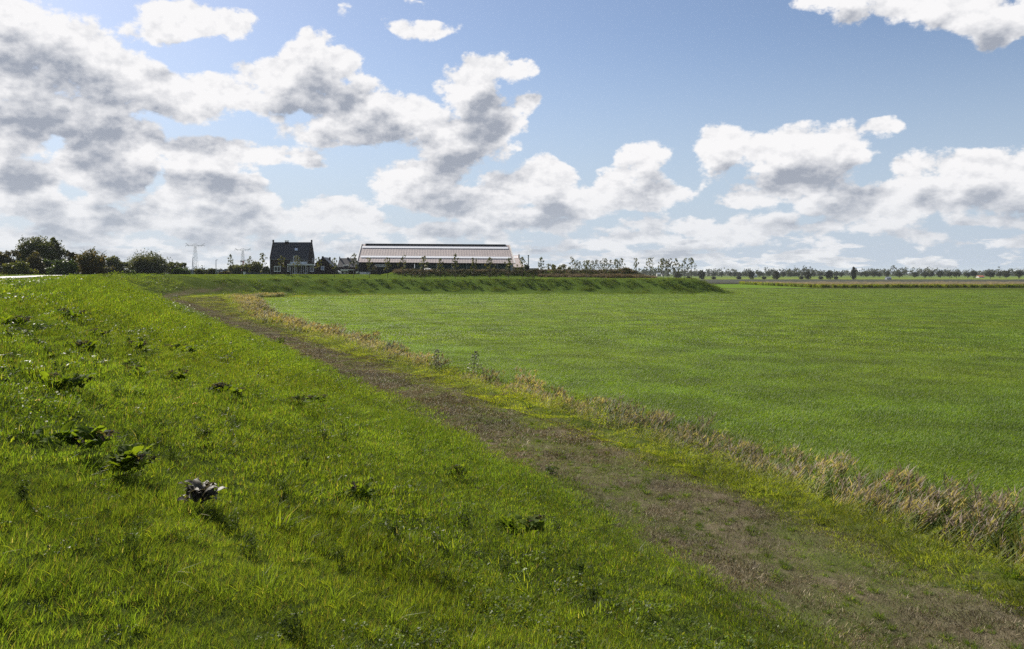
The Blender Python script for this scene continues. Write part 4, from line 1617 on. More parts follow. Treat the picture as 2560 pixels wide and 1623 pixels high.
def build_far_trees():
    rg = np.random.default_rng(12)
    FARP = [((.026, .035, .018), 4), ((.038, .047, .022), 2), ((.020, .026, .014), 2)]
    DARK = [((.014, .019, .010), 4), ((.022, .029, .014), 2)]

    def variant(pal, kind):
        if kind == 'round':
            lobes = [((0, 0, .58), (.44, .44, .38))] + [((rg.uniform(-.28, .28), rg.uniform(-.2, .2), rg.uniform(.38, .78)), (.24, .24, .18)) for _ in range(5)]
        elif kind == 'bush':
            lobes = [((0, 0, .42), (.44, .44, .40)), ((-.25, 0, .62), (.2, .2, .28)), ((.22, 0, .66), (.2, .2, .30)), ((0, 0, .72), (.18, .18, .28))]
        elif kind == 'poplar':
            lobes = [((0, 0, .38), (.42, .4, .34)), ((.05, 0, .62), (.34, .3, .30)), ((-.02, 0, .84), (.18, .18, .18))]
        else:
            lobes = [((0, 0, .46), (.48, .48, .46))]
        v, t, c = crown_data(rg, lobes, 2600, .062, pal, .15, 0, .02)
        tv, tq = branches(rg, lobes[:4], 1.0, .03)
        return mesh_np('trunk', tv, tq, (M_BARK,)), mesh_np('crown', v, t, (M_TREE,), cols=c)
    rounds = [variant(FARP, 'round') for _ in range(5)]
    droun = [variant(DARK, 'round') for _ in range(3)]
    bushes = [variant(DARK, 'bush') for _ in range(3)]
    smalls = [variant(DARK, 'small') for _ in range(2)]
    pop = variant(DARK, 'poplar')

    def place(px, ty, by, wpx, mesh, name, lb, cat, group, z=0.0):
        Y = (EYE - z) * F / (by - HY)
        x = (px - CX) * Y / F
        H = (by - ty) * Y / F
        W = wpx * Y / F
        tree_object(name, (x, Y, z), *mesh, lb, cat, group, scale=(W / .92, W / .92, H), rz=rg.random() * 6.28)
    tall = [(1695, 18), (1754, 18), (1878, 17), (1941, 18), (2020, 18), (2072, 20)]
    for i, (px, w) in enumerate(tall):
        place(px, 677, 698.5, w, bushes[i % 3], 'shrub', f'tall dark ragged shrub beyond the maize, {ordinal(i)} of six from the left', 'shrub', 'tall dark shrubs beyond the maize')
    small = [(1721, 10), (1784, 10), (1847, 11), (1910, 10), (2003, 9), (2052, 10), (2090, 9)]
    for i, (px, w) in enumerate(small):
        place(px, 690.5, 698.5, w, smalls[i % 2], 'bush', f'small round dark bush between the tall shrubs, {ordinal(i)} of seven from the left', 'bush', 'small round bushes beyond the maize')
    place(2134, 667.5, 699.5, 15, pop, 'poplar', 'tall narrow dark poplar beyond the maize', 'tree', None)
    row = [(1785, 681, 693.5, 12), (1803, 680, 693.5, 10), (1825, 680, 693.5, 10), (1837, 680, 693.5, 11), (1848, 680, 693.5, 11), (1862, 680, 693.5, 12), (1900, 679, 694, 17), (1922, 679, 693.5, 12), (1958, 679, 694, 13), (1975, 679, 694, 11),
           (1987, 681, 694, 10), (1996, 682, 694, 8), (2010, 679, 694, 11), (2034, 679, 694, 11), (2051, 679, 694, 12), (2090, 680, 694, 12), (2104, 681, 694, 12), (2155, 680, 694, 12), (2166, 680, 694, 11), (2183, 677, 694.5, 20), (2198, 682, 694.5, 13),
           (2218, 678, 695, 14), (2248, 680, 695.5, 19), (2287, 680, 695, 15), (2313, 680, 696, 17), (2328, 679, 695.5, 13), (2351, 677, 696, 17), (2374, 680, 696, 14), (2391, 679, 696, 18), (2419, 680, 696, 16), (2434, 676, 696, 17), (2476, 678, 697, 23), (2498, 679, 696, 12), (2515, 676, 696.5, 20), (2547, 675, 697, 22)]
    for i, (px, ty, by, w) in enumerate(row):
        dk = px in (2248, 2313, 2351, 2391, 2434, 2476)
        place(px, ty, by, w, droun[i % 3] if dk else rounds[i % 5], 'roadside_tree', f'{"dark" if dk else "hazy"} round tree in the far roadside row, {ordinal(i)} from the left', 'tree', 'far roadside row of trees')
    # the woods on the horizon: one mass
    parts = []
    for seg in range(150):
        az = math.radians(-24 + 58 * (seg + rg.random()) / 150)
        Y = rg.uniform(1500, 2300)
        hgt = rg.uniform(9, 17) * (1.0 + .15 * math.sin(seg * .35))
        c = (math.tan(az) * Y, Y, hgt * .42)
        wd = rg.uniform(18, 42)
        v = crown_data(rg, [(c, (wd, 9, hgt * .58))], 260, 2.3, FARP, .2)
        parts.append(v)
    v, t, c = join(parts)
    tag(obj('distant_wood', mesh_np('distant_wood', v, t, (M_TREE,), cols=c)), 'blue-grey wood along the flat horizon', 'wood', kind='stuff')


build_far_trees()


# ------------------------------------------------------------------ brambles and dry grass on the bank, maize beyond the field
def build_bank():
    rg = np.random.default_rng(31)
    br, dg = Scatter('brambles'), Scatter('dry_bank_grass')
    bp = [((.038, .040, .019), 4), ((.055, .051, .025), 2), ((.045, .060, .019), 4), ((.075, .056, .032), .5)]
    for k in range(4):
        v = crown_data(rg, [((0, 0, .42), (.75, .6, .5)), ((.4, .1, .5), (.45, .4, .4))], 330, .085, bp, .2)
        br.proto(v, M_TREE)
    for k in range(3):
        dg.proto(tuft(rg, 170, .7, (.4, 1.0), .035, [((.22, .175, .12), 4), ((.17, .13, .085), 3), ((.25, .21, .14), 2), ((.10, .11, .04), 2)], lean=.35, curl=.5, wind=WIND, windamt=.2), M_DRY)
    n = 900
    x = rg.uniform(-35.5, 40, n)
    y = 242.2 + rg.normal(0, 1.3, n)
    z = gz_many(x, y)
    sc = (.45 + .45 * rg.random(n)) * np.where(x > 8, .85, 1.0)
    sc = sc * np.clip((x + 36.5) / 4, .45, 1)
    br.add(np.stack((x, y, z), 1), np.stack((np.zeros(n), np.zeros(n), rg.random(n) * 6.28), 1), sc, rg.integers(0, 4, n))
    n = 620
    x = np.concatenate((rg.uniform(8, 43, 400), rg.uniform(-36, -24, 60), rg.uniform(-36, 42, 160)))
    y = np.where(np.arange(n) < 400, 239.9 + rg.normal(0, .55, n), 243.6 + rg.normal(0, .8, n))
    z = gz_many(x, y)
    dg.add(np.stack((x, y, z), 1), np.stack((np.zeros(n), np.zeros(n), rg.normal(0, .5, n)), 1), .7 + .5 * rg.random(n), rg.integers(0, 3, n))
    br.build('dark bramble thicket on the bank in front of the barn', 'brambles')
    dg.build('pale dry tall grass along the bramble bank', 'grass')


def gz_many(x, y):
    return land(x, y)[0]


build_bank()


def build_crops():
    rg = np.random.default_rng(66)

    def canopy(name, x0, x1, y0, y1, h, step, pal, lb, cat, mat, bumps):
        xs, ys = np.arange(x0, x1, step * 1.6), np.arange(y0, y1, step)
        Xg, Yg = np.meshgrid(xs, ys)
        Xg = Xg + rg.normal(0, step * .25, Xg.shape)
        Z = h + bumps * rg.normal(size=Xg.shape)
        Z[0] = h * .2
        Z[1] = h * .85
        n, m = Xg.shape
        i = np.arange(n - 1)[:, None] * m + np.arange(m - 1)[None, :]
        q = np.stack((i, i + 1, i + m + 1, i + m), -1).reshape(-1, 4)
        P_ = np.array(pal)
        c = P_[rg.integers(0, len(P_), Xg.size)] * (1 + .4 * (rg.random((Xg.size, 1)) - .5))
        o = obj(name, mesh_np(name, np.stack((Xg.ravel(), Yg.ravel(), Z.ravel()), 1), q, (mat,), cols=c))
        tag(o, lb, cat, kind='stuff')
    canopy('maize_canopy', 124, 430, 318, 432, 1.25, 1.3, [(.155, .120, .055), (.125, .105, .045), (.18, .145, .07)], 'brownish maize tops stretching back behind the green crop edge', 'maize', M_DRY, .16)
    canopy('dark_crop', 92, 640, 436, 640, .95, 2.6, [(.042, .042, .020), (.055, .050, .026), (.035, .040, .016)], 'low strip of the rear maize, cloud shade put into its colour', 'crop', M_DRY, .10)  # rear maize: the cloud's shade is put into this dark palette, not cast
    mz = Scatter('maize_edge')
    for k in range(4):
        n = 9
        b = disc(n, .55, rg)
        parts = [strips(b, rg.random(n) * 3, np.full(n, 1.45), np.full(n, .05), np.full(n, .05), rg.random(n) * 6, np.zeros(n), jitter((.12, .14, .03), n, .2, rg), 2)]
        for j in range(6):
            bb = b.copy()
            bb[:, 2] = .2 + .18 * j
            parts.append(strips(bb, rg.random(n) * 3, .55 + .25 * rg.random(n), np.full(n, .085), .55 + .3 * rg.random(n), rg.random(n) * 6.28, .3 * rg.random(n), jitter((.13, .165, .022), n, .35, rg), 2))
        tp = b.copy()
        tp[:, 2] = 1.38
        parts.append(strips(tp, rg.random(n) * 3, np.full(n, .3), np.full(n, .10), .2 * rg.random(n), rg.random(n) * 6, .2 * rg.random(n), jitter((.22, .17, .08), n, .25, rg), 2))
        mz.proto(join(parts), M_GRASS)
    n = 1500
    x = rg.uniform(123, 340, n)
    y = 316.8 + rg.random(n) ** 1.5 * 4
    m = rg.random(n) < .12
    y = np.where(m, rg.uniform(318, 432, n), y)
    x = np.where(m, 123 + rg.normal(0, .7, n), x)
    mz.add(np.stack((x, y, np.zeros(n)), 1), np.stack((np.zeros(n), np.zeros(n), rg.random(n) * 6.28), 1), .8 + .3 * rg.random(n), rg.integers(0, 4, n))
    mz.build('yellow-green maize plants along the front edge of the crop', 'maize')
    # narrow field ditch in front of the maize
    Vd = []
    xs = np.arange(66, 420, 3.0)
    for x_ in xs:
        w = .25 * math.sin(x_ * .13) + .15 * math.sin(x_ * .41)
        Vd += [(x_, 303.5 + w, .03), (x_, 304.3 + w, .28), (x_, 305.4 + w, .30), (x_, 306.2 + w, .03)]
    i = np.arange(len(xs) - 1)[:, None] * 4 + np.arange(3)[None, :]
    q = np.stack((i, i + 4, i + 5, i + 1), -1).reshape(-1, 4)
    mt = plain('ditch_turf', (.07, .085, .022), .95, .1, var=.3, scale=.6)
    tag(obj('field_bank', mesh_np('field_bank', Vd, q, (mt,))), kind='structure')


build_crops()

# ------------------------------------------------------------------ buildings
M_BRICK = plain('dark_brick', (.036, .026, .025), .85, .2, var=.25, scale=1.2)
M_ROOF = plain('anthracite_tiles', (.034, .034, .040), .55, .35, var=.2, scale=.8)
M_WHITE = plain('white_paint', (.66, .66, .64), .5, .3, var=.04)
M_CREAM = plain('grey_white_paint', (.62, .62, .59), .6, .3, var=.05)
M_DARKW = plain('black_timber', (.020, .021, .022), .8, .2, var=.25, scale=.6)
M_NET = plain('green_netting', (.020, .036, .034), .75, .2, var=.2, scale=.5)
M_POST = plain('steel_post', (.16, .17, .17), .5, .4)
M_SHEET = plain('fibre_cement_sheets', (.44, .375, .345), .75, .2, var=.06, scale=.35)
M_STRIP = plain('skylight_sheets', (.88, .87, .86), .35, .5, var=.03)
M_TIMBER = plain('weathered_timber', (.13, .10, .07), .8, .2, var=.25)
M_STEEL = plain('galvanised_steel', (.26, .28, .30), .6, .3, metal=.1)
M_LEAD = plain('zinc_sheet', (.20, .22, .24), .45, .4)
M_RUBBER = plain('tyre_rubber', (.018, .018, .018), .8, .2)
M_CAR = plain('white_car_paint', (.80, .80, .80), .25, .5, var=.02)
M_PLAST = plain('silver_plastic_sheet', (.62, .62, .60), .30, .5, var=.15, scale=1.5)
M_REDT = plain('red_roof_tiles', (.35, .11, .07), .8, .2)
M_REDP = plain('red_paint', (.45, .06, .05), .5, .4)
M_SLATE = plain('blue_grey_cladding', (.045, .055, .075), .6, .3)


def glass_mat(name, col, rough=.06):
    m, nt, bs = new_mat(name)
    bs.inputs['Base Color'].default_value = (*col, 1)
    bs.inputs['Roughness'].default_value = rough
    bs.inputs['Specular IOR Level'].default_value = .6
    tc = nt.nodes.new('ShaderNodeTexCoord')
    n = noise(nt, X(nt, tc.outputs['Object']), .8, 2.0, .5)
    c = mixc(nt, n.ss(.35, .65), col, tuple(v * 1.6 for v in col))
    nt.links.new(c.sock, bs.inputs['Base Color'])
    return m


M_GLASS = glass_mat('window_glass', (.022, .026, .026))
M_BLUE = glass_mat('blue_window_glass', (.06, .12, .28))
M_FROST = glass_mat('pale_balcony_glass', (.38, .42, .50), .2)


class Px:
    """photo pixels to metres on an upright plane at distance Y"""
    def __init__(s, Y): s.Y = Y
    def x(s, px): return (px - CX) * s.Y / F
    def z(s, py): return EYE + (HY - py) * s.Y / F


def root_at(name, x, y, z, label, cat, group=None):
    e = bpy.data.objects.new(name, None)
    COL.objects.link(e)
    e.location = (x, y, z)
    return tag(e, label, cat, group)


def origin(o):
    l = Vector(o.location)
    while o.parent:
        o = o.parent
        l += Vector(o.location)
    return l


def part(name, V, faces, mat, parent):
    """vertices in world coordinates; faces any polygons"""
    o0 = origin(parent)
    me = bpy.data.meshes.new(name)
    me.from_pydata([tuple(Vector(v) - o0) for v in V], [], [tuple(f) for f in faces])
    me.materials.append(mat)
    me.update()
    bm = bmesh.new()
    bm.from_mesh(me)
    bmesh.ops.recalc_face_normals(bm, faces=bm.faces)
    bm.to_mesh(me)
    bm.free()
    return obj(name, me, parent)


BOXF = [(0, 1, 3, 2), (4, 6, 7, 5), (0, 4, 5, 1), (2, 3, 7, 6), (0, 2, 6, 4), (1, 5, 7, 3)]


def boxv(x0, x1, y0, y1, z0, z1):
    return [(x, y, z) for x in (x0, x1) for y in (y0, y1) for z in (z0, z1)]


def box(name, x0, x1, y0, y1, z0, z1, mat, parent):
    return part(name, boxv(x0, x1, y0, y1, z0, z1), BOXF, mat, parent)


def boxes(name, lst, mat, parent):
    V, Fc = [], []
    for b in lst:
        o = len(V)
        V += boxv(*b)
        Fc += [tuple(i + o for i in f) for f in BOXF]
    return part(name, V, Fc, mat, parent)


def window(root, x0, x1, z0, z1, y, nx=1, nz=1, fr=.10, frame=None, glass=None, name='window', sill=True):
    frame, glass = frame or M_WHITE, glass or M_GLASS
    L = [(x0, x1, y - .07, y + .08, z1 - fr, z1), (x0, x1, y - .07, y + .08, z0, z0 + fr), (x0, x0 + fr, y - .068, y + .08, z0 + fr, z1 - fr), (x1 - fr, x1, y - .068, y + .08, z0 + fr, z1 - fr)]
    for i in range(1, nx):
        xm = x0 + (x1 - x0) * i / nx
        L.append((xm - fr * .45, xm + fr * .45, y - .066, y + .08, z0 + fr, z1 - fr))
    if sill:
        L.append((x0 - .08, x1 + .08, y - .14, y + .05, z0 - .07, z0 - .004))
    w = boxes(name, L, frame, root)
    xs = np.linspace(x0 + fr, x1 - fr, nx + 1)
    for i in range(nx):
        box('pane', xs[i] + .02, xs[i + 1] - .02, y - .02, y + .02, z0 + fr + .01, z1 - fr - .01, glass, w)
    return w


def gable_roof(root, x0, x1, yf, yb, ze, zr, over=.12, th=.18, mat=None, name='roof'):
    """two roof slabs with the ridge along x"""
    mat = mat or M_ROOF
    ym = (yf + yb) / 2
    sl = (zr - ze) / (ym - yf)
    V = []
    for x in (x0, x1):
        V += [(x, yf - over, ze - over * sl), (x, ym, zr), (x, yb + over, ze - over * sl), (x, yb + over, ze - over * sl + th), (x, ym, zr + th * 1.2), (x, yf - over, ze - over * sl + th)]
    Fc = [(0, 1, 4, 5), (1, 2, 3, 4), (6, 11, 10, 7), (7, 10, 9, 8), (0, 5, 11, 6), (5, 4, 10, 11), (4, 3, 9, 10), (3, 2, 8, 9), (0, 6, 7, 1), (1, 7, 8, 2)]
    return part(name, V, Fc, mat, root)


def gable_walls(root, x0, x1, yf, yb, zb, ze, zr, mat, name='wall'):
    ym = (yf + yb) / 2
    V = []
    for x in (x0, x1):
        V += [(x, yf, zb), (x, yb, zb), (x, yb, ze), (x, ym, zr - .02), (x, yf, ze)]
    Fc = [(0, 1, 2, 3, 4), (5, 9, 8, 7, 6), (0, 4, 9, 5), (1, 6, 7, 2), (4, 3, 8, 9), (2, 7, 8, 3)]
    return part(name, V, Fc, mat, root)


def build_house():
    Y = 246.0
    p = Px(Y)
    x0, x1 = p.x(674.5), p.x(774.0)
    ze, zr = p.z(646.2), p.z(609) + .3
    yf, yb = Y, Y + 6.2
    zb = 5.0
    r = root_at('house', (x0 + x1) / 2, Y + 3, zb, 'tall dark brick house with steep anthracite roof and white balcony', 'house')
    gable_walls(r, x0, x1, yf, yb, zb, ze, zr, M_BRICK)
    rf = gable_roof(r, x0 + .32, x1 - .32, yf, yb, ze, zr, .18)
    ym = (yf + yb) / 2
    # raised brick gable edges with a little block on top
    for a, b in ((x0 - .02, x0 + .31), (x1 - .31, x1 + .02)):
        sl = (zr - ze) / (ym - yf)
        V = []
        for x in (a, b):
            V += [(x, yf - .04, ze - .1), (x, ym, zr - .1), (x, yb + .04, ze - .1), (x, yb + .04, ze + .34), (x, ym, zr + .48), (x, yf - .04, ze + .34)]
        part('gable_coping', V, [(0, 1, 4, 5), (1, 2, 3, 4), (6, 11, 10, 7), (7, 10, 9, 8), (0, 5, 11, 6), (5, 4, 10, 11), (4, 3, 9, 10), (3, 2, 8, 9)], M_BRICK, r)
        box('gable_block', a - .02, b + .02, ym - .3, ym + .3, zr + .3, zr + .95, M_BRICK, r)
    ch = box('chimney', p.x(706.2), p.x(713.8), ym - .45, ym + .45, zr - .5, p.z(603), M_BRICK, rf)
    # its cap stands on four small feet
    boxes('chimney_cap', [(p.x(705.4), p.x(714.6), ym - .55, ym + .55, p.z(601.0), p.z(600.2))] + [(p.x(a), p.x(a + .7), ym - .4 + b, ym - .3 + b, p.z(603), p.z(601.0)) for a in (706.6, 712.6) for b in (0, .7)], M_CREAM, rf)
    sl = (zr - ze) / (ym - yf)
    # roof window lies in the slope
    def on_roof(px, py):
        k = (p.z(py) - ze) / (zr - ze)
        return (p.x(px) * (1 + (ym - yf) * k / Y), yf + (ym - yf) * k, p.z(py) + (ym - yf) * k * 0)
    q = [on_roof(737.5, 627.5), on_roof(744.6, 627.5), on_roof(744.6, 621.8), on_roof(737.5, 621.8)]
    up = Vector((0, -sl, 1)).normalized()
    up = Vector((0, -1.0 * sl / math.hypot(sl, 1), 1 / math.hypot(sl, 1)))
    V = [Vector(v) + up * .15 for v in q] + [Vector(v) + up * .36 for v in q]
    part('roof_window', V, [(4, 5, 6, 7), (0, 1, 5, 4), (1, 2, 6, 5), (2, 3, 7, 6), (3, 0, 4, 7)], M_FROST, rf)
    boxes('gutter', [(x0 + .3, x1 - .3, yf - .34, yf - .16, ze - .38, ze - .26)], M_LEAD, rf)
    boxes('downpipe', [(x0 + .18, x0 + .30, yf - .12, yf - .003, zb, ze - .3)], M_LEAD, r)
    boxes('downpipe', [(p.x(775.6), p.x(776.4), yf - 1.6, yf - 1.48, zb, p.z(664))], M_LEAD, r)
    window(r, p.x(685.2), p.x(701.6), p.z(679), p.z(665.2), yf, 2, fr=.17)
    window(r, p.x(718.2), p.x(723.8), p.z(679), p.z(665.2), yf, 1, fr=.15)
    window(r, p.x(731.2), p.x(742.6), p.z(684.6), p.z(664.6), yf, 2, fr=.14, name='garden_door', sill=False)
    window(r, p.x(743.4), p.x(750.6), p.z(684.6), p.z(664.6), yf, 1, fr=.12, name='garden_door', sill=False)
    window(r, p.x(758.6), p.x(769.0), p.z(684.4), p.z(664.6), yf, 1, fr=.14, name='garden_door', sill=False)
    # bay on the right under the canopy
    bx0, bx1 = p.x(776.6), p.x(786.0)
    box('annex_wall', p.x(774.3), p.x(786.4), yf - .6, yf + 4.5, zb, p.z(664.3), M_BRICK, r)
    window(r, bx0, bx1, p.z(679), p.z(664.8), yf - .62, 1, fr=.16)
    # canopy, its posts and the balcony
    cz0, cz1 = p.z(663.8), p.z(660.2)
    box('canopy', p.x(723.2), p.x(786.4), yf - 2.3, yf - .001, cz0, cz1, M_CREAM, r)
    for a in (731.2, 742.0, 758.6, 768.4):
        box('canopy_post', p.x(a), p.x(a + .8), yf - 2.2, yf - 2.1, zb, cz0, M_WHITE, r)
    bal = boxes('balcony', [(p.x(730.2), p.x(772.6), yf - 2.1, yf - 2.02, p.z(653.2), p.z(652.6)), (p.x(730.2), p.x(731), yf - 2.1, yf - .002, p.z(653.2), p.z(652.6)), (p.x(771.8), p.x(772.6), yf - 2.1, yf - .002, p.z(653.2), p.z(652.6))]
                + [(p.x(a), p.x(a + .5), yf - 2.1, yf - 2.0, cz1, p.z(653.2)) for a in (730.2, 738, 747, 756, 764.5, 772.1)], M_WHITE, r)
    for a, b in ((731.0, 737.8), (738.7, 746.8), (747.7, 755.8), (756.7, 764.3), (765.2, 771.8)):
        box('balcony_panel', p.x(a), p.x(b), yf - 2.07, yf - 2.04, cz1 + .05, p.z(655.2), M_FROST, bal)
    # dormer with the balcony door
    box('dormer', p.x(732.6), p.x(748.4), yf - .10, ym - .6, cz1, p.z(639.6), M_BRICK, r)
    window(r, p.x(733.4), p.x(747.6), p.z(655), p.z(640.6), yf - .12, 2, fr=.17, name='balcony_door', sill=False)
    boxes('dormer_roof', [(p.x(732.0), p.x(749.0), yf - .25, ym - .5, p.z(639.6) + .003, p.z(638.8))], M_LEAD, r)
    # tall slit window in the right gable
    boxes('window', [(x1 - .02, x1 + .06, yf + 3.6, yf + 4.3, p.z(655.5), p.z(644.6))], M_WHITE, r)


build_house()


def build_outhouse():
    Y = 250.0
    p = Px(Y)
    x0, x1, xa = p.x(787.5), p.x(833.5), p.x(807.5)
    zb, zl, zr_, za = 5.0, p.z(660.0), p.z(667.5), p.z(644.8)
    yb = Y + 6.5
    r = root_at('outhouse', xa, Y + 3, zb, 'small dark gabled outhouse with one blue window, right of the tall house', 'outhouse')
    V = []
    for y in (Y, yb):
        V += [(x0, y, zb), (x1, y, zb), (x1, y, zr_), (xa, y, za), (x0, y, zl)]
    part('wall', V, [(0, 1, 2, 3, 4), (5, 9, 8, 7, 6), (0, 4, 9, 5), (1, 6, 7, 2), (4, 3, 8, 9), (2, 7, 8, 3)], M_BRICK, r)
    for nm, (ax, az), (bx, bz), mt in (('roof', (x0 - .15, zl - .1), (xa, za), M_ROOF), ('roof', (xa, za), (x1 + .2, zr_ - .12), M_ROOF)):
        V = []
        for y in (Y + .25, yb):
            V += [(ax, y, az + .01), (bx, y, bz + .01), (bx, y, bz + .24), (ax, y, az + .24)]
        rf = part(nm, V, [(0, 1, 2, 3), (4, 7, 6, 5), (0, 4, 5, 1), (3, 2, 6, 7), (0, 3, 7, 4), (1, 5, 6, 2)], mt, r)
    # pale verge on the right-hand slope
    V = []
    for y in (Y - .05, Y + .22):
        V += [(xa + .8, y, za - .55), (x1 + .2, y, zr_ - .1), (x1 + .2, y, zr_ + .10), (xa + .8, y, za - .35)]
    part('verge_board', V, [(0, 1, 2, 3), (4, 7, 6, 5), (0, 4, 5, 1), (3, 2, 6, 7), (0, 3, 7, 4), (1, 5, 6, 2)], M_LEAD, r)
    box('gable_block', p.x(804.4), p.x(808.2), Y - .04, Y + .6, za - .6, p.z(640.8), M_BRICK, r)
    box('chimney', p.x(812.8), p.x(816.6), yb - 1.5, yb - .8, za - .8, p.z(642.4), M_BRICK, r)
    window(r, p.x(802.2), p.x(810.8), p.z(675.2), p.z(665.4), Y, 1, fr=.22, glass=M_BLUE)


build_outhouse()


def build_far_house():
    Y = 282.0
    p = Px(Y)
    x0, x1 = p.x(843.0), p.x(893.2)
    zb, ze, zr = 5.0, p.z(668), p.z(646.6)
    yf, yb = Y, Y + 7
    r = root_at('house', (x0 + x1) / 2, Y + 3, zb, 'smaller dark house behind, with white dormer and white canopy, left of the barn', 'house')
    gable_walls(r, x0, x1, yf, yb, zb, ze, zr, M_BRICK)
    rf = gable_roof(r, x0 + .25, x1 - .25, yf, yb, ze, zr, .15)
    ym = (yf + yb) / 2
    for a in (x0, x1 - .25):
        box('gable_block', a, a + .25, ym - .3, ym + .3, zr - .2, zr + .75, M_BRICK, r)
    box('chimney', p.x(863.0) , p.x(866.6), ym - .4, ym + .4, zr - .3, p.z(643.2), M_BRICK, rf)
    d = boxes('dormer', [(p.x(857.4), p.x(871.2), yf + .3, yf + 3.2, p.z(668.2), p.z(661.8))], M_WHITE, rf)
    xs = np.linspace(p.x(858.9), p.x(869.7), 4)
    for i in range(3):
        box('pane', xs[i] + .08, xs[i + 1] - .08, yf + .26, yf + .31, p.z(666.6), p.z(663.8), M_GLASS, d)
    boxes('roof_window', [(p.x(877), p.x(880.5), yf + .35, yf + .9, p.z(667), p.z(664.6))], M_FROST, rf)
    box('canopy', p.x(855), p.x(873), yf - 2.4, yf - .003, p.z(677.2), p.z(673.6), M_CREAM, r)
    box('canopy', p.x(873.05), p.x(887), yf - 2.0, yf - .003, p.z(675.6), p.z(673.9), M_WHITE, r)
    for a in (855.4, 864, 872.2, 886):
        box('canopy_post', p.x(a), p.x(a + .7), yf - 1.9, yf - 1.8, zb, p.z(676), M_WHITE, r)
    window(r, p.x(857), p.x(864), p.z(684), p.z(677.6), yf, 2, fr=.12)
    window(r, p.x(865), p.x(872), p.z(684), p.z(677.6), yf, 2, fr=.12)


build_far_house()


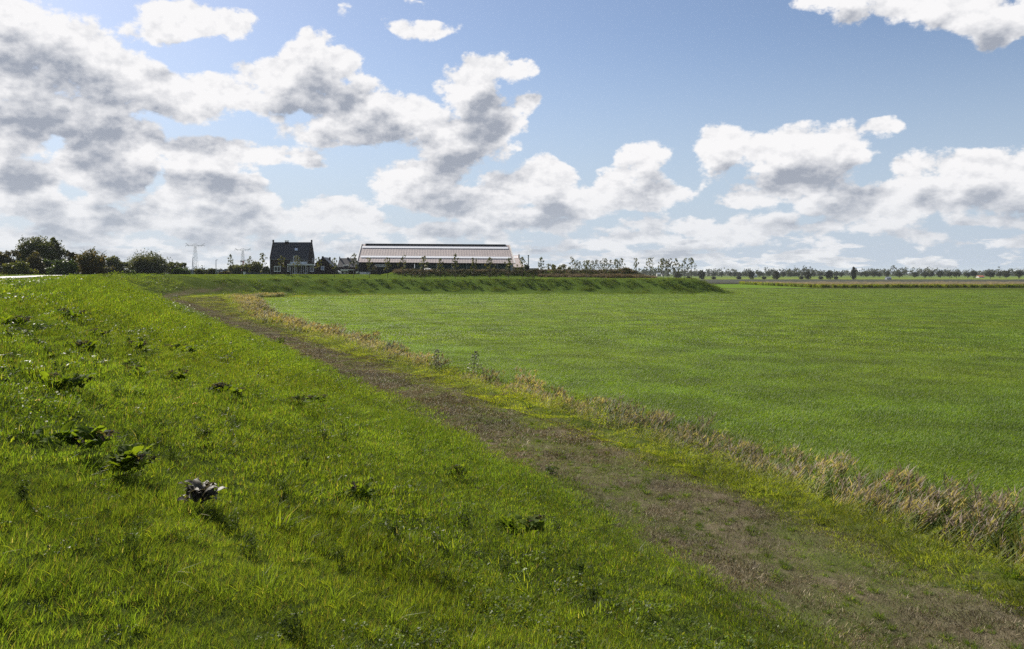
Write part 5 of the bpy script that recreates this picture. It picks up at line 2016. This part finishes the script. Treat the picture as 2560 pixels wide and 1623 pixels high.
def build_barn():
    YL, YR, DP = 249.0, 257.0, 11.0
    pl, pr = Px(YL), Px(YR)
    plr, prr = Px(YL + DP), Px(YR + DP)
    EL = Vector((pl.x(893.2), YL, pl.z(655.6)))
    ER = Vector((pr.x(1286), YR, pr.z(658.8)))
    RL = Vector((plr.x(905.2), YL + DP, plr.z(610.4)))
    RR = Vector((prr.x(1273), YR + DP, prr.z(612.6)))
    zb = 5.0
    r = root_at('barn', (EL.x + ER.x) / 2, YL + 10, zb, 'long barn with pale ribbed roof, two bright skylight bands and dark walls', 'barn')
    nrm = (ER - EL).cross(RL - EL).normalized()
    if nrm.z < 0:
        nrm = -nrm

    def S(u, v, h=0.0):
        """u along the roof, v from ridge (0) to eaves (1)"""
        return RL.lerp(RR, u) * (1 - v) + EL.lerp(ER, u) * v + nrm * h
    nrib = 58
    us = []
    for i in range(nrib):
        for a, h in ((0, 0), (.14, .02), (.34, .02), (.48, 0)):
            us.append(((i + a) / nrib, h))
    us.append((1.0, 0))
    vs, hv = [], []
    rows = 11
    for j in range(rows):                 # lapped courses of sheets
        vs += [j / rows, (j + 1) / rows - .0005]
        hv += [.0, .012]
    V = [S(u, v, h + hh) for v, hh in zip(vs, hv) for u, h in us]
    nu, nv = len(us), len(vs)
    Fc = [(j * nu + i, j * nu + i + 1, (j + 1) * nu + i + 1, (j + 1) * nu + i) for j in range(nv - 1) for i in range(nu - 1)]
    rf = part('roof', V, Fc, M_SHEET, r)
    BL, BR = EL + Vector((0, 2 * DP, 0)), ER + Vector((0, 2 * DP, 0))
    part('back_roof', [RL, RR, BR, BL], [(0, 1, 2, 3)], M_SHEET, r)
    for u0, u1, v0, v1 in ((.006, .985, .145, .235), (.012, .985, .675, .765)):
        V, Fc = [], []
        n = 40
        for k in range(n + 1):
            u = u0 + (u1 - u0) * k / n
            V += [S(u, v0, .10), S(u, v0, .17), S(u, v1, .17), S(u, v1, .10)]
        for k in range(n):
            a = 4 * k
            Fc += [(a + i, a + i + 1, a + i + 5, a + i + 4) for i in range(3)]
        part('skylight_band', V, Fc, M_STRIP, rf)
    # ridge ventilator
    a, b = S(.025, 0), S(.975, 0)
    V = []
    for q in (a, b):
        V += [q + Vector((0, -.9, -.45)), q + Vector((0, -.6, .16)), q + Vector((0, .6, .16)), q + Vector((0, .9, -.45))]
    part('ridge_vent', V, [(0, 1, 2, 3), (4, 7, 6, 5), (0, 4, 5, 1), (1, 5, 6, 2), (2, 6, 7, 3)], M_DARKW, r)
    # white verge boards
    for e, q, sx in ((EL, RL, -1), (ER, RR, 1)):
        V = []
        for h in (-.22, .18):
            for dx in (0.02, .34):
                V += [e + nrm * h + Vector((sx * dx, 0, 0)), q + nrm * h + Vector((sx * dx, 0, 0))]
        part('verge_board', V, [(0, 1, 3, 2), (4, 6, 7, 5), (0, 4, 5, 1), (2, 3, 7, 6), (0, 2, 6, 4), (1, 5, 7, 3)], M_CREAM, r)
        # gable wall
        b0 = e + Vector((-sx * .5, 20.5, 0))
        part('gable_wall', [(e.x - sx * .5, e.y + .5, zb), b0 - Vector((0, 0, b0.z - zb)), b0 + Vector((0, 0, -.1)), (q.x - sx * .5, q.y, q.z - .3), (e.x - sx * .5, e.y + .5, e.z - .1)], [(0, 1, 2, 3, 4)], M_DARKW, r)

    def W(px, py, back=.5):
        """a point on the long front wall seen at a photo pixel"""
        t = (px - 893.2) / (1286 - 893.2)
        Yw = YL + (YR - YL) * t + back
        return Vector(((px - CX) * Yw / F, Yw, EYE + (HY - py) * Yw / F))

    def wall_box(name, px0, px1, py0, py1, b0, b1, mat, parent):
        V = []
        for px in (px0, px1):
            for bk in (b0, b1):
                for py in (py1, py0):
                    q = W(px, py, bk)
                    V.append(q)
        return part(name, V, BOXF, mat, parent)
    wall_box('wall', 896.5, 1036, 655.8, 690, .5, .8, M_DARKW, r)
    wall_box('eaves_beam', 1036.2, 1283, 657.5, 661.0, .9, 1.3, M_DARKW, r)
    posts = [1053, 1091, 1129, 1167, 1205, 1243, 1281]
    for px in posts:
        wall_box('post', px - .75, px + .75, 658.6, 690, .45, .75, M_POST, r)
    wall_box('inner_wall', 1037, 1283, 657, 690, 6.0, 6.3, M_DARKW, r)
    ed = [1036.8] + posts
    for a, b in zip(ed[:-1], ed[1:]):
        wall_box('wind_net', a + .8, b - .8, 662.4, 690, .62, .68, M_NET, r)
    wf = wall_box('window', 938.5, 966.5, 661.6, 667.4, .40, .52, M_CREAM, r)
    for k in range(3):
        wall_box('pane', 940.0 + 9 * k, 947.2 + 9 * k, 663.2, 666.0, .36, .42, M_GLASS, wf)
    wall_box('plinth', 899, 926, 680.2, 690, .40, .54, M_CREAM, r)
    wall_box('sliding_door', 941, 968, 668.5, 690, .40, .495, M_DARKW, r)
    wall_box('downpipe', 1014.5, 1015.4, 657, 690, .36, .47, M_POST, r)
    wall_box('end_post', 1276, 1283, 660, 690, .35, .44, M_LEAD, r)
    wall_box('window', 894.6, 896.0, 658, 662.5, .3, .45, M_WHITE, r)


build_barn()


def build_yard():
    # shed behind the barn's right end
    Y = 290.0
    p = Px(Y)
    r = root_at('shed', p.x(1290), Y, 5.0, 'pale-roofed shed stepping out behind the right end of the barn', 'shed')
    q = Px(Y + 7)
    V = [(p.x(1262), Y, p.z(668)), (p.x(1311.5), Y, p.z(668)), (q.x(1301), Y + 7, q.z(646.5)), (q.x(1262), Y + 7, q.z(646.5))]
    part('roof', V + [(v[0], v[1] + .15, v[2] - .2) for v in V], [(0, 1, 2, 3), (4, 7, 6, 5), (0, 4, 5, 1), (1, 5, 6, 2)], M_SHEET, r)
    q2 = Px(Y + 12)
    V = [(q.x(1262), Y + 7.1, q.z(647)), (q.x(1299.5), Y + 7.1, q.z(647)), (q2.x(1296.5), Y + 12, q2.z(638.6)), (q2.x(1262), Y + 12, q2.z(638.6))]
    ur = part('upper_roof', V + [(v[0], v[1] + .15, v[2] - .2) for v in V], [(0, 1, 2, 3), (4, 7, 6, 5), (0, 4, 5, 1), (1, 5, 6, 2)], M_SHEET, r)
    for ya, yb_ in ((645.2, 642.9),):
        a = Px(Y + 8)
        part('skylight_band', [(a.x(1264), Y + 8.0, a.z(645.2) + .12), (a.x(1297), Y + 8.0, a.z(645.2) + .12), (a.x(1296.4), Y + 9.4, a.z(642.4) + .12), (a.x(1264), Y + 9.4, a.z(642.4) + .12)], [(0, 1, 2, 3)], M_STRIP, ur)
    box('gable_block', q2.x(1295.4), q2.x(1299), Y + 7.2, Y + 12.2, q2.z(668), q2.z(637), M_SHEET, r)
    box('wall', p.x(1262), p.x(1310), Y + .4, Y + 11, 5.0, p.z(668.2), M_DARKW, r)
    V = [(p.x(1311.7), Y - .1, p.z(668.6)), (p.x(1312.9), Y - .1, p.z(668.6)), (p.x(1310.6), Y - .1, p.z(660)), (p.x(1309.4), Y - .1, p.z(660))]
    part('verge_board', V + [(v[0], v[1] + .3, v[2]) for v in V], [(0, 1, 2, 3), (4, 7, 6, 5), (0, 4, 5, 1), (1, 5, 6, 2), (2, 6, 7, 3), (3, 7, 4, 0)], M_WHITE, r)
    # lean-to
    Y = 296.0
    p = Px(Y)
    r = root_at('lean_to', p.x(1317), Y, 5.0, 'small black lean-to with sloping roof beside the chimney', 'shed')
    V = [(p.x(1311), Y, 5), (p.x(1323.5), Y, 5), (p.x(1323.5), Y, p.z(667)), (p.x(1311), Y, p.z(661.6))]
    part('wall', V + [(v[0], Y + 5, v[2]) for v in V], [(0, 1, 2, 3), (4, 7, 6, 5), (0, 4, 5, 1), (1, 5, 6, 2), (0, 3, 7, 4)], M_DARKW, r)
    V = [(p.x(1310.6), Y - .2, p.z(661.3)), (p.x(1324), Y - .2, p.z(667.1)), (p.x(1324), Y + 5.2, p.z(667.1)), (p.x(1310.6), Y + 5.2, p.z(661.3))]
    part('roof', [(a, b, c + .01) for a, b, c in V] + [(a, b, c + .2) for a, b, c in V], [(0, 1, 2, 3), (4, 7, 6, 5), (0, 4, 5, 1), (1, 5, 6, 2), (2, 6, 7, 3), (3, 7, 4, 0)], M_DARKW, r)
    # low grey building
    Y = 330.0
    p = Px(Y)
    r = root_at('low_building', p.x(1335), Y, 5.0, 'low flat grey-blue building right of the chimney', 'building')
    box('wall', p.x(1323), p.x(1347), Y, Y + 8, 5.0, p.z(672.4), M_LEAD, r)
    box('roof', p.x(1322.4), p.x(1347.6), Y - .4, Y + 8.4, p.z(672.3), p.z(670.8), M_DARKW, r)
    boxes('window', [(p.x(1326), p.x(1336), Y - .06, Y - .01, p.z(676), p.z(673.4))], M_FROST, r)
    # chimney stack
    Y = 340.0
    p = Px(Y)
    r = root_at('chimney_stack', p.x(1321), Y, 5.0, 'slender steel chimney stack with a wisp of smoke', 'chimney')
    zt = p.z(638.5)
    v, q = tube([(p.x(1321), Y, 5), (p.x(1321), Y, zt)], [.27, .23], 12)
    part('pipe', v, q.tolist(), M_LEAD, r)
    v, q = tube([(p.x(1321), Y, zt - .25), (p.x(1321), Y, zt + .1)], [.33, .33], 12)
    part('collar', v, q.tolist(), M_DARKW, r)
    # the smoke itself
    m = bpy.data.materials.new('smoke')
    m.use_nodes = True
    nt = m.node_tree
    nt.nodes.clear()
    pv = nt.nodes.new('ShaderNodeVolumePrincipled')
    pv.inputs['Color'].default_value = (.85, .87, .9, 1)
    pv.inputs['Density'].default_value = .22
    oo = nt.nodes.new('ShaderNodeOutputMaterial')
    nt.links.new(pv.outputs[0], oo.inputs['Volume'])
    bm = bmesh.new()
    for k in range(4):
        bmesh.ops.create_icosphere(bm, subdivisions=2, radius=.35 + .22 * k, matrix=Matrix.Translation((.15 * k * k * .6, 0, .5 + .62 * k)) @ Matrix.Diagonal((1, 1, .85, 1)))
    me = bpy.data.meshes.new('smoke')
    bm.to_mesh(me)
    me.materials.append(m)
    o = obj('smoke', me)
    o.location = (p.x(1321), Y, zt)
    tag(o, 'thin wisp of smoke drifting off the chimney stack', 'smoke', kind='stuff')
    # playground tower with slide
    Y = 245.0
    p = Px(Y)
    zb = gz(p.x(935), Y) - .05
    r = root_at('play_tower', p.x(935), Y, zb, 'timber play tower with pitched roof and slide in front of the barn', 'play tower')
    for a in (929.4, 940.6):
        for yy in (Y, Y + 1.3):
            box('post', p.x(a) - .05, p.x(a) + .05, yy - .05, yy + .05, zb, p.z(668), M_TIMBER, r)
    box('deck', p.x(929.2), p.x(940.8), Y - .08, Y + 1.4, p.z(677), p.z(676), M_TIMBER, r)
    for k, (a, b) in enumerate(((668.6, 670.3), (671.0, 672.7), (673.4, 675.1))):
        box('board', p.x(929.5), p.x(940.5), Y - .10, Y - .053, p.z(b), p.z(a), M_TIMBER, r)
    V = [(p.x(928.4), Y - .2, p.z(668.6)), (p.x(935), Y - .2, p.z(662.6)), (p.x(941.6), Y - .2, p.z(668.6)), (p.x(928.4), Y + 1.5, p.z(668.6)), (p.x(935), Y + 1.5, p.z(662.6)), (p.x(941.6), Y + 1.5, p.z(668.6))]
    part('roof', V, [(0, 1, 4, 3), (1, 2, 5, 4), (0, 2, 1), (3, 4, 5)], M_TIMBER, r)
    V = []
    for px, py in ((929.2, 674.5), (925, 677.5), (920, 681.5), (914.5, 684.2)):
        V += [(p.x(px), Y + .4, p.z(py) + .18), (p.x(px), Y + .4, p.z(py)), (p.x(px), Y + .95, p.z(py)), (p.x(px), Y + .95, p.z(py) + .18)]
    part('slide', V, [(4 * k + i, 4 * k + i + 1, 4 * k + i + 5, 4 * k + i + 4) for k in range(3) for i in range(3)], M_LEAD, r)
    # silage heap under silvery plastic
    rg = np.random.default_rng(3)
    Y = 247.6
    p = Px(Y)
    x0, x1 = p.x(1043), p.x(1092)
    nx, ny = 46, 22
    gx, gy = np.meshgrid(np.linspace(0, 1, nx), np.linspace(-1, 1, ny))
    prof = np.interp(gx, [0, .10, .30, .38, .60, .80, 1], [0, .45, .66, 1.0, .95, .80, .35])
    zt = prof * np.sqrt(np.clip(1 - gy ** 2, 0, 1)) ** .8
    wr = vnoise(gx * 14, gy * 5, 2) + .6 * vnoise(gx * 31, gy * 11, 9)
    zb = 5.0
    Zs = zb + zt * (p.z(670.0) - zb - .25) + .34 * wr * (zt > .05)
    V = np.stack((x0 + gx.ravel() * (x1 - x0), Y + 1.6 + gy.ravel() * 2.2, Zs.ravel()), 1)
    i = np.arange(ny - 1)[:, None] * nx + np.arange(nx - 1)[None, :]
    o = obj('silage_heap', mesh_np('silage_heap', V, np.stack((i, i + 1, i + nx + 1, i + nx), -1).reshape(-1, 4), (M_PLAST,)))
    tag(o, 'heap covered with crumpled silvery plastic behind the brambles', 'silage heap')
    # dark garden fence and hedge left of the tall house
    Y = 252.0
    p = Px(Y)
    r = root_at('garden_fence', p.x(640), Y, 5.0, 'low dark board fence left of the tall house', 'fence')
    for k in range(14):
        a = 614 + k * 4.1
        box('board', p.x(a), p.x(a + 3.9), Y + .02 * (k % 2), Y + .06 + .02 * (k % 2), 5.2, p.z(681.2 + .2 * (k % 3)), M_SLATE, r)
    box('rail', p.x(614), p.x(671), Y + .09, Y + .15, p.z(683), p.z(682.4), M_SLATE, r)
    r = root_at('electric_cabinet', p.x(612.6), Y - .5, 5.2, 'small pale utility cabinet at the end of the dark fence', 'cabinet')
    box('body', p.x(610.5), p.x(614.8), Y - .9, Y - .3, 5.2, p.z(680.2), M_CREAM, r)
    box('lid', p.x(610.2), p.x(615.1), Y - .95, Y - .25, p.z(680.2) + .002, p.z(679.7), M_WHITE, r)
    # triangular warning sign
    r = root_at('warning_sign', p.x(606.6), Y - 1, 5.2, 'faded red triangular road sign on a thin post', 'sign')
    v, q = tube([(p.x(606.6), Y - 1, 5.2), (p.x(606.6), Y - 1, p.z(673))], [.03, .03], 6)
    part('post', v, q.tolist(), M_STEEL, r)
    t = [(p.x(604.3), Y - 1.05, p.z(676.6)), (p.x(608.9), Y - 1.05, p.z(676.6)), (p.x(606.6), Y - 1.05, p.z(672.2))]
    part('plate', t + [(a, b + .03, c) for a, b, c in t], [(0, 1, 2), (3, 5, 4), (0, 3, 4, 1), (1, 4, 5, 2), (2, 5, 3, 0)], M_REDP, r)
    c_ = Vector(((t[0][0] + t[1][0]) / 2, Y - 1.056, (t[0][2] * 2 + t[2][2]) / 3))
    part('face', [tuple(c_ + (Vector(a) - c_) * .62 + Vector((0, -.004, 0))) for a in t], [(0, 1, 2)], M_WHITE, r)


build_yard()


# ------------------------------------------------------------------ cars
def build_car(px, Y, flip, label, L=4.3, H=1.5):
    p = Px(Y)
    x = p.x(px)
    zb = gz(x, Y)
    r = root_at('parked_car', x, Y, zb, label, 'car', 'cars parked in the farmyard')
    f = -1 if flip else 1
    prof = [(-.50, .20), (-.50, .52), (-.46, .60), (-.38, .64), (-.22, .97), (.16, 1.0), (.30, .66), (.46, .58), (.50, .46), (.50, .20)]
    W_ = 1.75
    V = []
    for y, ins in ((-W_ / 2, 0), (W_ / 2, 0)):
        for a, b in prof:
            k = .12 if b > .7 else 0
            V.append((x + f * a * L, Y + y * (1 - k), zb + b * H))
    n = len(prof)
    Fc = [tuple(range(n)), tuple(range(2 * n - 1, n - 1, -1))] + [(i, i + n, (i + 1) % n + n, (i + 1) % n) for i in range(n)]
    body = part('body', V, Fc, M_CAR, r)
    for a0, a1, b0, b1 in ((-.33, -.05, .66, .90), (-.03, .20, .66, .90)):
        y = Y - W_ / 2 * .945
        s0, s1 = (.06, 0) if a0 < -.1 else (0, -.05)
        part('window', [(x + f * a0 * L, y - .03, zb + b0 * H), (x + f * a1 * L, y - .03, zb + b0 * H), (x + f * (a1 + s1) * L, y + .04, zb + b1 * H), (x + f * (a0 + s0) * L, y + .04, zb + b1 * H)], [(0, 1, 2, 3)], M_GLASS, body)
    for a, nm, mt in ((-.495, 'tail_light', M_REDP), (.495, 'headlight', M_FROST)):
        box(nm, x + f * a * L - .04, x + f * a * L + .04, Y - W_ / 2 + .02, Y - W_ / 2 + .4, zb + .48 * H, zb + .56 * H, mt, body)
    for a in (-.31, .30):
        for yy in (-W_ / 2 - .01, W_ / 2 - .19):
            v, q = tube([(x + f * a * L, Y + yy, zb + .31), (x + f * a * L, Y + yy + .20, zb + .31)], [.31, .31], 16)
            wv = v.tolist()
            wq = q.tolist() + [list(range(15, -1, -1)), list(range(16, 32))]
            w = part('wheel', wv, wq, M_RUBBER, r)
            v, q = tube([(x + f * a * L, Y + yy - .012, zb + .31), (x + f * a * L, Y + yy + .05, zb + .31)], [.19, .19], 12)
            part('rim', v.tolist(), q.tolist() + [list(range(11, -1, -1))], M_STEEL, w)


build_car(836, 262.0, True, 'white car with its rear showing between the outhouse and the smaller house')
build_car(907, 262.5, True, 'white car mostly hidden behind the left corner of the barn')


# ------------------------------------------------------------------ pylons, crane, lamp posts, far buildings
def rods(name, segs, rad, mat, parent, sides=4):
    V, Q, o = [], [], 0
    for a, b in segs:
        v, q = tube([a, b], [rad, rad], sides)
        V.append(v)
        Q.append(q + o)
        o += len(v)
    return part(name, np.concatenate(V).tolist(), np.concatenate(Q).tolist(), mat, parent)


def build_pylon(px, ytop, halfw, Y, label):
    p = Px(Y)
    x = p.x(px)
    k = Y / F
    sc = halfw / 24.5
    z = lambda dy: p.z(ytop + dy * sc)
    X_ = lambda dx: x + dx * sc * k
    r = root_at('pylon', x, Y, 2.0, label, 'pylon', 'high-voltage pylons')
    zb = 2.0
    dep = 1.2
    hb, ht = 8.2, 2.0        # half widths in pixels at the foot and under the arms
    body = []
    nlev = 9
    zt = z(7)
    lev = [zb + (zt - zb) * (1 - (1 - i / nlev) ** 1.25) for i in range(nlev + 1)]
    hw = lambda zz: hb + (ht - hb) * (zz - zb) / (zt - zb)
    for sy in (-1, 1):
        for sx in (-1, 1):
            body.append((Vector((X_(sx * hb), Y + sy * hb * k * sc, zb)), Vector((X_(sx * ht), Y + sy * ht * k * sc, zt))))
            body.append((Vector((X_(sx * ht), Y + sy * ht * k * sc, zt)), Vector((X_(sx * 1.7), Y + sy * 1.7 * k * sc, z(0)))))
    for i in range(nlev):
        a, b = lev[i], lev[i + 1]
        ha, hb_ = hw(a), hw(b)
        for sy in (-1, 1):
            body.append((Vector((X_(-ha), Y + sy * ha * k * sc, a)), Vector((X_(hb_), Y + sy * hb_ * k * sc, b))))
            body.append((Vector((X_(ha), Y + sy * ha * k * sc, a)), Vector((X_(-hb_), Y + sy * hb_ * k * sc, b))))
    rods('lattice_mast', body, .042 * Y / 420, M_STEEL, r)
    for s in (-1, 1):
        arm = [((1.7, 0), (9, 4.2)), ((1.7, 5.5), (9, 4.2)), ((9, 4.2), (16, 3.8)), ((1.7, 5.5), (16, 5.2)), ((16, 3.8), (24.5, -1.5)), ((16, 5.2), (24.5, -1.5)), ((16, 3.8), (24.5, 4.2)), ((16, 5.2), (24.5, 4.2)), ((9, 4.2), (9, 5.4)), ((12, 4), (13, 5.3))]
        a_ = rods('cross_arm', [(Vector((X_(s * a[0]), Y, z(a[1]))), Vector((X_(s * b[0]), Y, z(b[1])))) for a, b in arm], .06 * Y / 420, M_STEEL, r)
        for q in (7.6, 15.6, 24.4):
            rods('insulator', [(Vector((X_(s * q), Y, z(4.6))), Vector((X_(s * q), Y, z(8.4))))], .05 * Y / 420, M_STEEL, a_)


build_pylon(488, 609.3, 24.5, 640.0, 'nearest lattice pylon with spread cross-arms, left of the lamp post pair')
build_pylon(607, 621.0, 20.5, 760.0, 'lattice pylon standing behind the tower crane')
build_pylon(233, 627.5, 34.0, 560.0, 'pylon almost hidden behind the orange tree, only arm tips showing')

Yc = 820.0
pc_ = Px(Yc)
rc = root_at('tower_crane', pc_.x(608), Yc, 2.0, 'small red and white tower crane in front of the right pylon', 'crane')
rods('mast', [(Vector((pc_.x(608 + d), Yc + e, 2.0)), Vector((pc_.x(608 + d), Yc + e, pc_.z(652)))) for d in (-.9, .9) for e in (-.4, .4)] + [(Vector((pc_.x(607.1), Yc, pc_.z(690 - 4 * i))), Vector((pc_.x(608.9), Yc, pc_.z(686 - 4 * i)))) for i in range(8)], .14, M_REDP, rc)
rods('jib', [(Vector((pc_.x(602), Yc, pc_.z(653.2))), Vector((pc_.x(622.5), Yc, pc_.z(652.4)))), (Vector((pc_.x(608), Yc, pc_.z(650.5))), Vector((pc_.x(622), Yc, pc_.z(650.8)))), (Vector((pc_.x(622.5), Yc, pc_.z(652.4))), Vector((pc_.x(622), Yc, pc_.z(650.8))))]
     + [(Vector((pc_.x(608 + 2 * i), Yc, pc_.z(653))), Vector((pc_.x(609 + 2 * i), Yc, pc_.z(650.7)))) for i in range(7)], .17, M_CREAM, rc)
box('counterweight', pc_.x(601.6), pc_.x(606), Yc - .8, Yc + .8, pc_.z(655.2), pc_.z(651.5), M_SLATE, rc)
box('cab', pc_.x(606.4), pc_.x(610.4), Yc - .8, Yc + .8, pc_.z(657), pc_.z(653.6), M_REDP, rc)

for px, ty, lb in ((482.0, 644.6, 'lamp post in front of the nearest pylon'), (540.0, 649.8, 'lamp post rising from a bush, right of the nearest pylon')):
    Yl = 222.0 if px < 500 else 229.0
    p = Px(Yl)
    r = root_at('lamp_post', p.x(px), Yl, 5.2, 'slender grey street ' + lb, 'lamp post', 'street lamp posts on the crest')
    v, q = tube([(p.x(px), Yl, 5.0), (p.x(px), Yl, 7.2), (p.x(px), Yl, p.z(ty))], [.12, .10, .08], 8)
    part('pole', v.tolist(), q.tolist(), M_STEEL, r)
    rods('arm', [(Vector((p.x(px), Yl, p.z(ty))), Vector((p.x(px + 2.2), Yl, p.z(ty))))], .035, M_STEEL, r)
    box('lamp_head', p.x(px + 1.2), p.x(px + 4.4), Yl - .12, Yl + .12, p.z(ty + .5), p.z(ty - .45), M_STEEL, r)

Yi = 520.0
p = Px(Yi)
r = root_at('warehouse', p.x(525), Yi, 2.0, 'long low dark blue warehouse on the skyline left of the houses', 'building')
box('hall', p.x(472), p.x(566), Yi, Yi + 25, 2.0, p.z(674.6), M_SLATE, r)
box('hall', p.x(563), p.x(592), Yi - 1.5, Yi + 24, 2.0, p.z(672.4), M_SLATE, r)
box('roof_edge', p.x(471.6), p.x(562.9), Yi - .3, Yi - .003, p.z(675.4), p.z(674.2), M_LEAD, r)
for k in range(5):
    box('window', p.x(508 + 11 * k), p.x(513 + 11 * k), Yi - .1, Yi - .005, p.z(680), p.z(677.6), M_FROST, r)


M_FAR = plain('weathered_render', (.40, .39, .37), .8, .2)


def small_house(px0, px1, ytop, yeave, ybase, Y, wall, roof, label):
    p = Px(Y)
    r = root_at('farmhouse', p.x((px0 + px1) / 2), Y, p.z(ybase), label, 'house', 'farmhouses on the horizon')
    gable_walls(r, p.x(px0), p.x(px1), Y, Y + 8, p.z(ybase) - .3, p.z(yeave), p.z(ytop), wall)
    gable_roof(r, p.x(px0) - .3, p.x(px1) + .3, Y, Y + 8, p.z(yeave), p.z(ytop), .3, .3, roof)
    w = (px1 - px0) / 5
    for k in (1, 3):
        box('window', p.x(px0 + w * k), p.x(px0 + w * (k + 1)), Y - .1, Y - .01, p.z(ybase - .8), p.z(yeave + .6), M_GLASS, r)


small_house(1643, 1652, 683, 686, 690.5, 1150, M_FAR, M_LEAD, 'white farmhouse on the horizon, left of two by the embankment end')
small_house(1655, 1661, 684.5, 687, 690.5, 1180, M_FAR, M_ROOF, 'white barn on the horizon, right of two by the embankment end')
small_house(1886, 1893, 686, 689, 693, 1120, M_FROST, M_LEAD, 'pale grey farmhouse between the hazy roadside trees')
small_house(2448, 2461, 689.5, 692.2, 694.5, 1080, M_FAR, M_REDT, 'red-roofed farmhouse low on the right horizon')
Yh = 700.0
p = Px(Yh)
r = root_at('field_shed', p.x(2222), Yh, 0, 'small grey field shed standing in the crop coloured as in cloud shade', 'shed')
gable_walls(r, p.x(2217.5), p.x(2228.5), Yh, Yh + 4, 0, p.z(696), p.z(692.6), M_LEAD)
gable_roof(r, p.x(2217), p.x(2229), Yh, Yh + 4, p.z(696), p.z(692.6), .2, .2, M_LEAD)
box('door', p.x(2222.6), p.x(2224.8), Yh - .06, Yh - .01, 0.05, p.z(694.8), M_STEEL, r)


# ------------------------------------------------------------------ the air
def build_haze():
    m = bpy.data.materials.new('haze')
    m.use_nodes = True
    nt = m.node_tree
    nt.nodes.clear()
    pv = nt.nodes.new('ShaderNodeVolumePrincipled')
    pv.inputs['Color'].default_value = (.86, .92, 1.0, 1)
    pv.inputs['Density'].default_value = HAZE
    pv.inputs['Anisotropy'].default_value = .25
    oo = nt.nodes.new('ShaderNodeOutputMaterial')
    nt.links.new(pv.outputs[0], oo.inputs['Volume'])
    me = bpy.data.meshes.new('haze')
    me.from_pydata(boxv(-16000, 16000, -16000, 16000, -3.0, 36.0), [], BOXF)
    me.materials.append(m)
    me.update()
    o = obj('haze', me)
    tag(o, 'thin pale summer haze over the whole land', 'haze', kind='stuff')


HAZE = .00005
build_haze()
